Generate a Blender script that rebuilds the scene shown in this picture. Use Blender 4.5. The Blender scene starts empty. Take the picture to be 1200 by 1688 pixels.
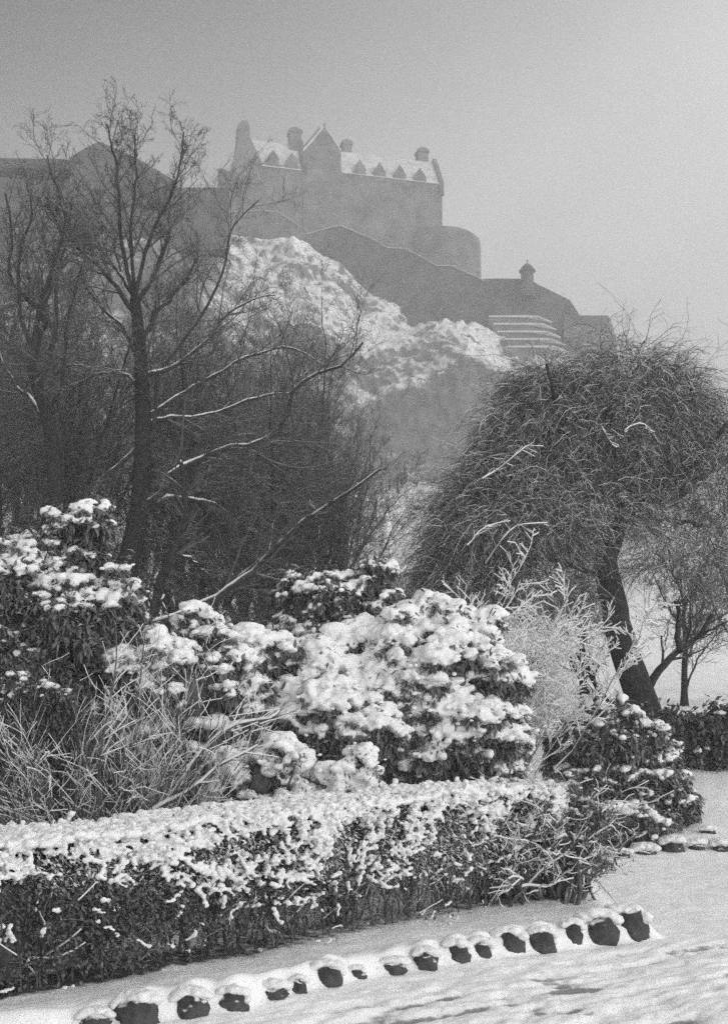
import bpy, math, random
import numpy as np
from mathutils import Vector

# ------------------------------------------------------------------ camera, sky, sun, exposure
F, HY, CZ = 1900.0, 1150.0, 1.6          # focal length (px of the 1200 px wide photo), horizon row, eye height
sc = bpy.context.scene
COL = sc.collection
cam = bpy.data.cameras.new("camera"); camo = bpy.data.objects.new("camera", cam); COL.objects.link(camo)
cam.sensor_fit = 'HORIZONTAL'; cam.sensor_width = 36; cam.lens = 36*F/1200.0
cam.shift_y = (HY-844.0)/1200.0
cam.clip_end = 6000; cam.clip_start = 0.1
camo.location = (0, 0, CZ); camo.rotation_euler = (math.radians(90), 0, 0)
sc.camera = camo

SUN_EL, SUN_AZ = 42.0, 35.0              # azimuth measured from straight ahead (+Y) towards the right (+X)
w = bpy.data.worlds.new("World"); sc.world = w; w.use_nodes = True
nt = w.node_tree; nt.nodes.clear()
def N(nt, t, **k):
    n = nt.nodes.new(t)
    for a, b in k.items():
        if a in n.inputs.keys(): n.inputs[a].default_value = b
        else: setattr(n, a, b)
    return n
sky = N(nt, 'ShaderNodeTexSky', sky_type='NISHITA', sun_disc=False, sun_elevation=math.radians(SUN_EL), sun_rotation=math.radians(SUN_AZ),
        air_density=1.0, dust_density=4.0)
bw = N(nt, 'ShaderNodeRGBToBW'); nt.links.new(sky.outputs[0], bw.inputs[0])
tc = N(nt, 'ShaderNodeTexCoord')
# overcast: heavy cloud towards the upper left, thinner towards the right
dot = N(nt, 'ShaderNodeVectorMath', operation='DOT_PRODUCT'); nt.links.new(tc.outputs['Generated'], dot.inputs[0]); dot.inputs[1].default_value = (0.55, 0.15, -1.3)
mr = N(nt, 'ShaderNodeMapRange', interpolation_type='SMOOTHSTEP'); nt.links.new(dot.outputs['Value'], mr.inputs[0])
mr.inputs[1].default_value = -0.8; mr.inputs[2].default_value = -0.24; mr.inputs[3].default_value = 0.03; mr.inputs[4].default_value = 1.4
cn = N(nt, 'ShaderNodeTexNoise', Scale=2.2, Detail=5.0, Roughness=0.55); nt.links.new(tc.outputs['Generated'], cn.inputs['Vector'])
cr = N(nt, 'ShaderNodeMapRange'); nt.links.new(cn.outputs[0], cr.inputs[0])
cr.inputs[1].default_value = 0.3; cr.inputs[2].default_value = 0.7; cr.inputs[3].default_value = 0.82; cr.inputs[4].default_value = 1.18
m1 = N(nt, 'ShaderNodeMath', operation='MULTIPLY'); nt.links.new(mr.outputs[0], m1.inputs[0]); nt.links.new(cr.outputs[0], m1.inputs[1])
# even the brightness out the way a cloud deck does
pw = N(nt, 'ShaderNodeMath', operation='POWER'); nt.links.new(bw.outputs[0], pw.inputs[0]); pw.inputs[1].default_value = 0.12
m2 = N(nt, 'ShaderNodeMath', operation='MULTIPLY'); nt.links.new(m1.outputs[0], m2.inputs[0]); nt.links.new(pw.outputs[0], m2.inputs[1])
m3 = N(nt, 'ShaderNodeMath', operation='MULTIPLY'); nt.links.new(m2.outputs[0], m3.inputs[0]); m3.inputs[1].default_value = 3.2
# a cloud deck is brightest overhead
sz_ = N(nt, 'ShaderNodeSeparateXYZ'); nt.links.new(tc.outputs['Generated'], sz_.inputs[0])
zr_ = N(nt, 'ShaderNodeMapRange', interpolation_type='SMOOTHSTEP'); nt.links.new(sz_.outputs[2], zr_.inputs[0])
zr_.inputs[1].default_value = .5; zr_.inputs[2].default_value = .9; zr_.inputs[3].default_value = 1.0; zr_.inputs[4].default_value = 6.0
m4 = N(nt, 'ShaderNodeMath', operation='MULTIPLY'); nt.links.new(m3.outputs[0], m4.inputs[0]); nt.links.new(zr_.outputs[0], m4.inputs[1]); m3 = m4
# sky raised behind the camera: an added fill for surfaces facing it
yr_ = N(nt, 'ShaderNodeMapRange', interpolation_type='SMOOTHSTEP'); nt.links.new(sz_.outputs[1], yr_.inputs[0])
yr_.inputs[1].default_value = .5; yr_.inputs[2].default_value = -.6; yr_.inputs[3].default_value = 1.0; yr_.inputs[4].default_value = 6.0
m5 = N(nt, 'ShaderNodeMath', operation='MULTIPLY'); nt.links.new(m3.outputs[0], m5.inputs[0]); nt.links.new(yr_.outputs[0], m5.inputs[1]); m3 = m5
bg = N(nt, 'ShaderNodeBackground', Strength=0.12); nt.links.new(m3.outputs[0], bg.inputs[0])
wo = N(nt, 'ShaderNodeOutputWorld'); nt.links.new(bg.outputs[0], wo.inputs[0])

sl = bpy.data.lights.new("sun", 'SUN'); slo = bpy.data.objects.new("sun", sl); COL.objects.link(slo)
sl.energy = 0.95; sl.angle = math.radians(25); sl.color = (1, 1, 1)
e, a = math.radians(SUN_EL), math.radians(SUN_AZ)
sdir = Vector((math.sin(a)*math.cos(e), math.cos(a)*math.cos(e), math.sin(e)))
slo.rotation_euler = sdir.to_track_quat('Z', 'Y').to_euler(); slo.location = (0, -5, 60)

sc.view_settings.view_transform = 'Standard'; sc.view_settings.look = 'None'
sc.view_settings.gamma = 1; sc.view_settings.exposure = 0.2
sc.cycles.use_adaptive_sampling = True; sc.cycles.adaptive_threshold = 0.015; sc.cycles.time_limit = 900
sc.cycles.use_denoising = False
sc.cycles.max_bounces = 6; sc.cycles.diffuse_bounces = 3; sc.cycles.glossy_bounces = 1
sc.cycles.transmission_bounces = 1; sc.cycles.transparent_max_bounces = 4; sc.cycles.volume_bounces = 1
HAZE = 0.0028

# ------------------------------------------------------------------ small maths
rng = np.random.default_rng(7)
def P(px, py, d): return np.array([(px-600.0)/F*d, d, CZ+(HY-py)/F*d])
def PP(lst, d, dz=None):
    return np.array([P(x, y, d if dz is None else d+dz*i) for i, (x, y) in enumerate(lst)])
def nrm(v): return v/np.maximum(np.linalg.norm(v, axis=-1, keepdims=True), 1e-9)
def sst(a, b, x):
    t = np.clip((x-a)/(b-a), 0, 1); return t*t*(3-2*t)
def _h(i, j, k):
    i = i.astype(np.uint32); j = j.astype(np.uint32); k = k.astype(np.uint32)
    n = i*np.uint32(374761393)+j*np.uint32(668265263)+k*np.uint32(2147483647-58)
    n = (n ^ (n >> np.uint32(13)))*np.uint32(1274126177)
    return ((n ^ (n >> np.uint32(16))) & np.uint32(0xFFFF)).astype(float)/65535.0
def vn(p):
    p = np.asarray(p, float)+1000.0; q = np.floor(p); f = p-q; f = f*f*(3-2*f); q = q.astype(np.int64); i, j, k = q[..., 0], q[..., 1], q[..., 2]
    r = 0
    for a in (0, 1):
        for b in (0, 1):
            for c in (0, 1):
                wgt = (f[..., 0] if a else 1-f[..., 0])*(f[..., 1] if b else 1-f[..., 1])*(f[..., 2] if c else 1-f[..., 2])
                r = r+wgt*_h(i+a, j+b, k+c)
    return r
def fbm(p, o=4):
    s, a, t = 0, 0.5, 0
    p = np.asarray(p, float)
    for k in range(o):
        s = s+a*vn(p*2**k+17.3*k); t += a; a *= .5
    return s/t

# ------------------------------------------------------------------ scene graph helpers
def tag(o, label=None, cat=None, group=None, kind=None):
    if label: o['label'] = label
    if cat: o['category'] = cat
    if group: o['group'] = group
    if kind: o['kind'] = kind
    return o
def thing(name, loc, label, cat, group=None):
    o = bpy.data.objects.new(name, None); COL.objects.link(o); o.location = tuple(float(v) for v in loc)
    o.empty_display_size = .2
    return tag(o, label, cat, group)
class MB:
    def __init__(s): s.v = []; s.q = []; s.t = []; s.n = 0
    def add(s, v, q=None, t=None):
        v = np.asarray(v, float).reshape(-1, 3)
        if q is not None and len(q): s.q.append(np.asarray(q).reshape(-1, 4)+s.n)
        if t is not None and len(t): s.t.append(np.asarray(t).reshape(-1, 3)+s.n)
        s.v.append(v); s.n += len(v); return s
    def build(s, name, mat, parent=None, smooth=True, attrs=None):
        v = np.concatenate(s.v) if s.v else np.zeros((0, 3))
        q = np.concatenate(s.q) if s.q else np.zeros((0, 4), int)
        t = np.concatenate(s.t) if s.t else np.zeros((0, 3), int)
        if parent is not None: v = v-np.array(parent_world(parent))
        me = bpy.data.meshes.new(name)
        me.vertices.add(len(v)); me.vertices.foreach_set('co', v.astype(np.float32).ravel())
        nl = q.size+t.size
        me.loops.add(nl); me.loops.foreach_set('vertex_index', np.concatenate([q.ravel(), t.ravel()]).astype(np.int32))
        st = np.concatenate([np.arange(len(q))*4, q.size+np.arange(len(t))*3]).astype(np.int32)
        me.polygons.add(len(st)); me.polygons.foreach_set('loop_start', st)
        me.update(calc_edges=True); me.validate()
        me.polygons.foreach_set('use_smooth', np.full(len(me.polygons), bool(smooth)))
        for k, arr in (attrs or {}).items():
            at = me.attributes.new(k, 'FLOAT', 'POINT'); at.data.foreach_set('value', np.asarray(arr, np.float32))
        if mat: me.materials.append(mat)
        o = bpy.data.objects.new(name, me); COL.objects.link(o)
        if parent is not None: o.parent = parent
        return o
def parent_world(p):
    x = np.array(p.location)
    while p.parent: p = p.parent; x = x+np.array(p.location)
    return x
def copy_tree(o, parent=None):
    c = o.copy(); COL.objects.link(c); c.parent = parent
    for ch in list(o.children): copy_tree(ch, c)
    return c

def tubes(mb, Pt, R, k=4):
    """Pt (N,n,3), R (N,n): N tubes of n rings of k sides."""
    if len(Pt) == 0: return
    Nn, n = Pt.shape[:2]
    T = np.empty_like(Pt); T[:, 1:-1] = Pt[:, 2:]-Pt[:, :-2]; T[:, 0] = Pt[:, 1]-Pt[:, 0]; T[:, -1] = Pt[:, -1]-Pt[:, -2]
    T = nrm(T)
    ref = np.where(np.abs(T.mean(1)[:, 2:3]) > .8, np.array([[1., 0, 0]]), np.array([[0, 0, 1.]]))[:, None, :]
    S = nrm(np.cross(T, np.broadcast_to(ref, T.shape))); U = np.cross(S, T)
    an = np.arange(k)/k*2*np.pi+np.pi/k
    V = Pt[:, :, None, :]+R[:, :, None, None]*(np.cos(an)[None, None, :, None]*S[:, :, None, :]+np.sin(an)[None, None, :, None]*U[:, :, None, :])
    b = (np.arange(Nn)*n*k)[:, None, None]; r = (np.arange(n-1)*k)[None, :, None]; c = np.arange(k)[None, None, :]; c2 = (c+1) % k
    Q = np.stack([b+r+c, b+r+c2, b+r+k+c2, b+r+k+c], -1)
    mb.add(V, Q)
def resample(pts, n):
    pts = np.asarray(pts, float)
    # Catmull-Rom through the points
    ext = np.vstack([2*pts[0]-pts[1], pts, 2*pts[-1]-pts[-2]])
    out = []
    for t in np.linspace(0, len(pts)-1-1e-6, n):
        i = int(t); f = t-i; p0, p1, p2, p3 = ext[i:i+4]
        out.append(.5*((2*p1)+(-p0+p2)*f+(2*p0-5*p1+4*p2-p3)*f*f+(-p0+3*p1-3*p2+p3)*f**3))
    return np.array(out)
def limb(pts, r0, r1, n=14, wob=.0, depth=0.0, seed=0):
    """a traced limb: points in the world, gentle kinks and a drift in depth added"""
    g = np.random.default_rng(seed+int(abs(pts[0][0]*100))); p = resample(pts, n)
    p[:, 1] += np.linspace(0, 1, n)*depth
    if wob: 
        w_ = np.cumsum(g.normal(0, wob, (n, 3)), 0); w_ -= w_[0]; w_ -= np.linspace(0, 1, n)[:, None]*w_[-1]*.6; p += w_
    return p[None], np.linspace(r0, r1, n)[None]
def spawn(Pt, R, m, t0, t1, ang, lf, n, wander, trop, rf=.6, tip=.35, rmin=.0022, g=rng, fade=.5, lmin=0):
    Nn, k = Pt.shape[:2]
    L = np.linalg.norm(np.diff(Pt, axis=1), axis=2).sum(1)
    t = t0+(t1-t0)*((np.arange(m)[None, :]+g.random((Nn, m)))/m)
    x = t*(k-1); i = np.minimum(x.astype(int), k-2); f = (x-i)[..., None]; ar = np.arange(Nn)[:, None]
    base = Pt[ar, i]*(1-f)+Pt[ar, i+1]*f; tan = nrm(Pt[ar, i+1]-Pt[ar, i]); r = R[ar, i]*(1-f[..., 0])+R[ar, i+1]*f[..., 0]
    base = base.reshape(-1, 3); tan = tan.reshape(-1, 3); r = r.ravel(); tt = t.ravel()
    ln = np.maximum((L[:, None]*np.ones((1, m))).ravel()*lf*(1-fade*tt)*g.uniform(.55, 1.25, len(tt)), lmin)
    p = nrm(np.cross(tan, g.normal(size=tan.shape))); a = np.radians(ang)*g.uniform(.6, 1.35, len(tt))[:, None]
    d = nrm(tan*np.cos(a)+p*np.sin(a))
    out = np.empty((len(tt), n, 3)); out[:, 0] = base; trop = np.asarray(trop, float)
    for s in range(1, n):
        d = nrm(d+g.normal(0, wander, d.shape)+trop); out[:, s] = out[:, s-1]+d*(ln/(n-1))[:, None]
    r0 = np.maximum(r*rf*g.uniform(.8, 1.1, len(tt)), rmin)
    return out, np.maximum(r0[:, None]*np.linspace(1, tip, n)[None], rmin*.7)
def snow_on(mb, Pt, R, fac, add=.0, k=5, keep=1.0, g=rng):
    """snow lying along the top of twigs: thicker where they run level"""
    if len(Pt) == 0: return
    if keep < 1:
        s = g.random(len(Pt)) < keep; Pt = Pt[s]; R = R[s]
        if len(Pt) == 0: return
    T = np.empty_like(Pt); T[:, :-1] = np.diff(Pt, axis=1); T[:, -1] = T[:, -2]; T = nrm(T)
    hz = np.sqrt(np.clip(1-T[..., 2]**2, 0, 1))*(.55+.9*vn(Pt*9))
    Rs = (R*fac+add)*np.clip(hz, .15, 1.4)
    Q = Pt.copy(); Q[..., 2] += R*.6+Rs*.55
    tubes(mb, Q, Rs, k)

# unit icosphere
def ico(sub):
    ph = (1+5**.5)/2
    v = [(-1, ph, 0), (1, ph, 0), (-1, -ph, 0), (1, -ph, 0), (0, -1, ph), (0, 1, ph), (0, -1, -ph), (0, 1, -ph), (ph, 0, -1), (ph, 0, 1), (-ph, 0, -1), (-ph, 0, 1)]
    f = [(0, 11, 5), (0, 5, 1), (0, 1, 7), (0, 7, 10), (0, 10, 11), (1, 5, 9), (5, 11, 4), (11, 10, 2), (10, 7, 6), (7, 1, 8), (3, 9, 4), (3, 4, 2), (3, 2, 6), (3, 6, 8), (3, 8, 9), (4, 9, 5), (2, 4, 11), (6, 2, 10), (8, 6, 7), (9, 8, 1)]
    v = [tuple(nrm(np.array(x, float))) for x in v]
    for _ in range(sub):
        cache, nf = {}, []
        def mid(a, b):
            k = (min(a, b), max(a, b))
            if k not in cache: cache[k] = len(v); v.append(tuple(nrm((np.array(v[a])+np.array(v[b]))/2)))
            return cache[k]
        for a, b, c in f:
            x, y, z = mid(a, b), mid(b, c), mid(c, a); nf += [(a, x, z), (b, y, x), (c, z, y), (x, y, z)]
        f = nf
    return np.array(v), np.array(f)
ICO1, ICO2, ICO3 = ico(1), ico(2), ico(3)
def blobs(mb, C, S, src=ICO1, rough=.25, g=rng):
    """C (N,3) centres, S (N,3) half sizes"""
    if len(C) == 0: return
    iv, it = src
    ph = g.uniform(0, 2*np.pi, len(C)); c, s = np.cos(ph), np.sin(ph)
    V = iv[None]*S[:, None, :]
    V = V*(1+rough*(vn(iv[None]*1.7+g.uniform(0, 90, (len(C), 1, 3)))-.5)[..., None]*2)
    X = V[..., 0]*c[:, None]-V[..., 1]*s[:, None]; Y = V[..., 0]*s[:, None]+V[..., 1]*c[:, None]
    V = np.stack([X, Y, V[..., 2]], -1)+C[:, None]
    mb.add(V, None, (it[None]+(np.arange(len(C))*len(iv))[:, None, None]))
def leaves(mb, B, D, L, W, droop=.5, g=rng):
    """B base, D unit direction, L length, W width: a blade of three stations"""
    if len(B) == 0: return
    D = nrm(D); S = nrm(np.cross(D, np.array([0, 0, 1.])+g.normal(0, .35, D.shape)))
    L = np.asarray(L)[:, None]; W = np.asarray(W)[:, None]
    p1 = B+D*L*.5; d2 = nrm(D+np.array([0, 0, -droop])); p2 = p1+d2*L*.5
    V = np.stack([B-S*W*.22, B+S*W*.22, p1+S*W*.5, p1-S*W*.5, p2+S*W*.12, p2-S*W*.12], 1)
    b = (np.arange(len(B))*6)[:, None]
    mb.add(V, np.concatenate([b+np.array([[0, 1, 2, 3]]), b+np.array([[3, 2, 4, 5]])], 0))
def remesh(o, vox, smooth=3, disp=.0, dscale=.1):
    m = o.modifiers.new("fuse", 'REMESH'); m.mode = 'VOXEL'; m.voxel_size = vox; m.use_smooth_shade = True
    if smooth: s = o.modifiers.new("soften", 'SMOOTH'); s.iterations = smooth; s.factor = .5
    if disp:
        tx = bpy.data.textures.new("lumps", 'CLOUDS'); tx.noise_scale = dscale
        d = o.modifiers.new("lumps", 'DISPLACE'); d.texture = tx; d.strength = disp; d.texture_coords = 'LOCAL'
    return o

# ------------------------------------------------------------------ materials (a monochrome place: every colour a grey)
def mat(name, base, rough=.8, var=.25, scale=8, bump=.0, bscale=40, snow=None, attr=None, coord='Object', spec=.3, det=6):
    """base grey with noise variation; snow=(lo, hi, noise amount, noise scale) whitens faces that look up"""
    m = bpy.data.materials.new(name); m.use_nodes = True; t = m.node_tree; t.nodes.clear(); Lk = t.links.new
    out = N(t, 'ShaderNodeOutputMaterial'); b = N(t, 'ShaderNodeBsdfPrincipled', Roughness=rough); b.inputs['Specular IOR Level'].default_value = spec
    Lk(b.outputs[0], out.inputs[0])
    tcn = N(t, 'ShaderNodeTexCoord'); no = N(t, 'ShaderNodeTexNoise', Scale=scale, Detail=float(det), Roughness=.6); Lk(tcn.outputs[coord], no.inputs['Vector'])
    r = N(t, 'ShaderNodeMapRange'); Lk(no.outputs[0], r.inputs[0]); r.inputs[1].default_value = .3; r.inputs[2].default_value = .7
    r.inputs[3].default_value = base*(1-var); r.inputs[4].default_value = base*(1+var)
    col = r.outputs[0]
    def mixv(fac, x, y):
        mx = N(t, 'ShaderNodeMix', data_type='FLOAT'); Lk(fac, mx.inputs[0])
        for s_, inp in ((x, mx.inputs[2]), (y, mx.inputs[3])):
            if hasattr(s_, 'is_linked'): Lk(s_, inp)
            else: inp.default_value = s_
        return mx.outputs[0]
    if attr:
        for an, val in attr:
            at = N(t, 'ShaderNodeAttribute', attribute_name=an); n2 = N(t, 'ShaderNodeTexNoise', Scale=scale*3, Detail=4.0); Lk(tcn.outputs[coord], n2.inputs['Vector'])
            ad = N(t, 'ShaderNodeMath', operation='ADD'); Lk(at.outputs['Fac'], ad.inputs[0]); Lk(n2.outputs[0], ad.inputs[1])
            rr = N(t, 'ShaderNodeMapRange', interpolation_type='SMOOTHSTEP'); Lk(ad.outputs[0], rr.inputs[0]); rr.inputs[1].default_value = .8; rr.inputs[2].default_value = 1.2
            col = mixv(rr.outputs[0], col, val)
    if snow:
        lo, hi, na, ns = snow[:4]
        ge = N(t, 'ShaderNodeNewGeometry'); sp = N(t, 'ShaderNodeSeparateXYZ'); Lk(ge.outputs['Normal'], sp.inputs[0])
        n3 = N(t, 'ShaderNodeTexNoise', Scale=ns, Detail=5.0, Roughness=.6); Lk(tcn.outputs[coord], n3.inputs['Vector'])
        ma = N(t, 'ShaderNodeMath', operation='MULTIPLY_ADD'); Lk(n3.outputs[0], ma.inputs[0]); ma.inputs[1].default_value = na; ma.inputs[2].default_value = -na*.5
        ad = N(t, 'ShaderNodeMath', operation='ADD'); Lk(sp.outputs[2], ad.inputs[0]); Lk(ma.outputs[0], ad.inputs[1]); src = ad.outputs[0]
        if len(snow) > 4:
            at = N(t, 'ShaderNodeAttribute', attribute_name=snow[4]); a2 = N(t, 'ShaderNodeMath', operation='ADD'); Lk(src, a2.inputs[0]); Lk(at.outputs['Fac'], a2.inputs[1]); src = a2.outputs[0]
        rr = N(t, 'ShaderNodeMapRange', interpolation_type='SMOOTHSTEP'); Lk(src, rr.inputs[0]); rr.inputs[1].default_value = lo; rr.inputs[2].default_value = hi
        col = mixv(rr.outputs[0], col, .8)
    Lk(col, b.inputs['Base Color'])
    if bump:
        nb = N(t, 'ShaderNodeTexNoise', Scale=bscale, Detail=6.0, Roughness=.65); Lk(tcn.outputs[coord], nb.inputs['Vector'])
        bp = N(t, 'ShaderNodeBump', Strength=bump, Distance=.02); Lk(nb.outputs[0], bp.inputs['Height']); Lk(bp.outputs[0], b.inputs['Normal'])
    return m
SNOW = mat('snow', .80, .65, .04, 14, .6, 90)
GROUND = mat('snow_ground', .82, .7, .06, 5, .5, 28, attr=[('dirt', .25), ('soil', .10)])
LEAF = mat('leaf', .12, .5, .5, 14, .0, snow=(.75, 1.25, .9, 16))
LEAFD = mat('dark_leaf', .10, .55, .4, 14, .0, snow=(.95, 1.4, .8, 14))
HLEAF = mat('hedge_leaf', .12, .5, .5, 14, .0, snow=(.75, 1.45, 1.1, 16, 'catch'))
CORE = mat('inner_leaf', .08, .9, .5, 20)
BARK = mat('bark', .026, .85, .4, 12, .6, 60, snow=(.7, 1.1, .7, 6), spec=.08)
BARKW = mat('snowy_bark', .035, .85, .4, 12, .5, 60, snow=(.3, .95, 1.0, 5), spec=.08)
BARKD = mat('dark_bark', .03, .9, .5, 14, .9, 35, snow=(.6, 1.1, .5, 6))
TWIG = mat('twig', .075, .85, .3, 5, snow=(.45, 1.1, 1.0, 7), spec=.1)
TWIGD = mat('dark_twig', .11, .85, .3, 5, snow=(.8, 1.3, 1.0, 7), spec=.1)
STEM = mat('stem', .09, .8, .4, 20, .3, 80, snow=(.35, 1.0, .9, 14))
ROCK = mat('kerb_rock', .06, .9, .5, 10, 1.0, 30, snow=(.62, .85, .4, 12))
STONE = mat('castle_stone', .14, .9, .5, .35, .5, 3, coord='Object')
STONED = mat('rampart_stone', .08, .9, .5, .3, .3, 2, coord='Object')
ROOFSNOW = mat("roof_snow", .56, .7, .22, .5, det=8)
HILL = mat('hill_rock', .16, .9, .35, .12, .6, .5, snow=(.25, 1.15, 2.4, .8, 'cover'), det=9)

# ------------------------------------------------------------------ the ground
STX = [(150, 1697), (215, 1690), (310, 1676), (382, 1667), (447, 1651), (535, 1627), (650, 1604), (752, 1589), (840, 1577), (945, 1562), (1060, 1547)]
def gxy(px, py): d = CZ*F/(py-HY); return (px-600)/F*d, d
sx, sy = np.array([gxy(*p) for p in STX]).T
sx = np.concatenate([[-6.0], sx]); sy = np.concatenate([[3.6], sy])
KXS = np.array([gxy(a_, b_)[0] for a_, b_ in [(155, 1697), (222, 1692), (311, 1679), (381, 1668), (447, 1652), (492, 1642), (538, 1628), (588, 1616), (650, 1606), (702, 1599), (752, 1589), (793, 1583), (841, 1576), (895, 1571), (945, 1561), (992, 1557), (1038, 1548)]])
KH = np.array([.05, .08, .09, .08, .06, .06, .09, .05, .055, .075, .095, .095, .11, .11, .13, .14, .15]); KH = KH*.85; KX = KXS
def ground_z(x, y, fine=True):
    x = np.asarray(x, float); y = np.asarray(y, float)
    z = np.interp(y, [-50, 11.5, 14, 17, 22, 30, 60, 90, 140, 4000], [0, 0, .3, .82, 1.25, 2.0, 6.0, 11.0, 14, 14])
    z = z+(y > 20)*(fbm(np.stack([x*.05, y*.05, 0*x], -1), 3)-.5)*np.clip((y-20)/20, 0, 1)*2.2
    ly = np.interp(x, sx, sy)
    bed = sst(-.02, .16, y-ly)*sst(1.98, 1.72, x)*sst(11.5, 9, y)
    z = z+bed*.07
    d_ = y-ly; sh_ = np.interp(x, KX, KH); nk = np.exp(-(np.abs(x[..., None]-KXS).min(-1)/.07)**2)
    ridge = sh_*(.62+.38*nk)*sst(-.045, .075, d_)*sst(.5, .14, d_)*(.8+.4*vn(np.stack([x*6, 0*x, 0*x+3], -1)))*sst(2.0, 1.9, x)
    ridge0 = np.exp(-((y-ly-.17)/.11)**2)*sst(2.05, 1.85, x)*(.06+.07*vn(np.stack([x*5, y*5, 0*x+3], -1)))+np.exp(-((y-ly-.06)/.06)**2)*sst(2.0, 1.8, x)*.03
    z = z+ridge
    if fine:
        p = np.stack([x, y, 0*x], -1)
        z = z+(fbm(p*1.3, 3)-.5)*.07+(fbm(p*9, 3)-.5)*.018
        # trodden, drifted path in the near right
        tr = sst(8.2, 6.6, y)*sst(.05, -.35, y-ly)+sst(8.2, 6.6, y)*sst(1.8, 2.1, x)
        q = np.stack([(x*.85+y*.5)*2.4, (y*.85-x*.5)*8, 0*x+5], -1)
        z = z-np.clip(tr, 0, 1)*(.02*sst(.4, .7, fbm(q*2.3+4, 3)))-np.clip(tr, 0, 1)*.03*sst(.5, .72, fbm(q, 3))
    return z
def gz(x, y): return float(ground_z(np.array([x]), np.array([y]), False)[0])
ys = np.concatenate([np.linspace(-40, 4.4, 25), np.arange(4.5, 12, .02), np.arange(12, 13, .04), 13*1.016**np.arange(0, 365)])
s = np.concatenate([-1-np.array([9, 6, 4, 2.6, 1.8, 1.2, .8, .5, .3, .15, .06]), np.linspace(-1, 1, 300), 1+np.array([.06, .15, .3, .5, .8, 1.2, 1.8, 2.6, 4, 6, 9])])
Y, Sx = np.meshgrid(ys, s, indexing='ij'); X = Sx*(np.maximum(Y, 4)*.36+.4)
Z = ground_z(X, Y)
ly = np.interp(X, sx, sy)
q = np.stack([(X*.85+Y*.5)*2.4, (Y*.85-X*.5)*8, 0*X+5], -1)
tr = np.clip(sst(8.4, 6.4, Y)*sst(0, -.4, Y-ly)*sst(-.6, .6, X)+sst(8.4, 6.4, Y)*sst(1.9, 2.1, X), 0, 1)
dirt = tr*sst(.54, .76, fbm(q, 3))*.95
hx0 = 7.4+.9*X                                            # front foot of the hedge
soil = sst(-.03, .2, Y-hx0)*sst(.75, .5, Y-hx0)*sst(1.75, 1.3, X)*np.interp(X, [-1.5, .2], [.75, .45])
nr, ncn = X.shape; ii = (np.arange(nr-1)[:, None]*ncn+np.arange(ncn-1)[None])
g_ = MB().add(np.stack([X, Y, Z], -1), np.stack([ii, ii+1, ii+ncn+1, ii+ncn], -1))
tag(g_.build('ground', GROUND, attrs={'dirt': dirt.ravel(), 'soil': soil.ravel()}), kind='structure')

# ------------------------------------------------------------------ castle rock (one steep hill, a real height field)
cpx = np.concatenate([np.linspace(-900, 320, 70), np.linspace(325, 1010, 420), np.linspace(1020, 1900, 60)])
crest = np.interp(cpx, [-900, 0, 300, 400, 500, 560, 600, 640, 700, 800, 920, 1010, 1200, 1500, 1900], [440, 410, 405, 402, 405, 440, 478, 505, 522, 552, 610, 625, 700, 860, 1000])
ctop = np.interp(cpx, [-900, 300, 480, 560, 600, 640, 700, 740, 775, 800, 870, 950, 1100, 1900], [600, 600, 590, 640, 668, 648, 628, 606, 592, 606, 645, 690, 800, 1060])
rows = []
yk = np.array([60, 75, 90, 120, 150, 171, 178, 192, 205, 214, 262, 300, 420])
for c_, a_, px in zip(crest, ctop, cpx):
    b_ = max(745, a_+50)
    def zz(py, y): return CZ+(HY-py)/F*y
    zc = zz(c_, 205)
    rows.append([4, 8, zz(max(940, b_+60), 90), zz(max(885, b_+40), 120), zz(max(812, b_+25), 150), zz(b_, 171), zz(a_, 178), zz(a_*.45+c_*.55, 192), zc, zc+1, zc+4, zc-30, 0])
rows = np.array(rows)
lf_ = sst(430, 290, cpx)[:, None]
left = np.array([[4, 9, 21, 48, 57, 64, 67, 74] for _ in cpx]); rows[:, :8] = rows[:, :8]*(1-lf_)+left*lf_
yy = np.concatenate([np.linspace(60, 150, 60), np.linspace(151, 215, 190), np.linspace(220, 420, 30)])
Zt = np.array([np.interp(yy, yk, r) for r in rows])
Xt = ((cpx-600)/F)[:, None]*np.interp(yy, [60, 205, 420], [60, 205, 225])[None]; Yt = np.broadcast_to(yy[None], Xt.shape).copy()
p3 = np.stack([Xt, Yt, Zt], -1)
amp = sst(85, 130, Yt)*sst(209, 200, Yt)
ridge = 1-np.abs(2*fbm(p3*.06, 5)-1)
steep = sst(168, 173, Yt)*sst(181, 176, Yt)
Zt = Zt+amp*((fbm(p3*.05+9, 5)-.5)*8+(fbm(p3*.25, 5)-.5)*2.4+(ridge-.8)*3+(1-np.abs(2*fbm(p3*.45+5, 4)-1)-.8)*1.6+(fbm(p3*1.1, 3)-.5)*.9)
Yt = Yt+amp*((fbm(p3*.09+40, 4)-.5)*10+(fbm(p3*.5+11, 3)-.5)*2.5)
PXm = Xt/np.maximum(Yt, 1)*F+600; PYm = HY-(Zt-CZ)/np.maximum(Yt, 1)*F
atop = np.interp(PXm, cpx, ctop)
cover = .34+.14*sst(540, 620, PXm)*sst(40, -40, PYm-atop)+.16*sst(30, 0, PYm-np.interp(PXm, cpx, crest))
cover = cover-1.0*sst(-8, 12, PYm-atop)*sst(840, 740, PYm)*sst(560, 620, PXm+40*(fbm(p3*.1, 3)-.5))
cover = cover+.3*sst(730, 820, PYm)-.5*sst(400, 300, PXm)
cover = cover+.5*sst(30, 10, np.hypot(PXm-640, (PYm-735)*1.1)+40*(fbm(p3*.3, 3)-.5))
cover = cover-.5*sst(.48, .6, fbm(p3*.11+70, 4))-.55*(fbm(p3*.7+30, 3)-.42)
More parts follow.
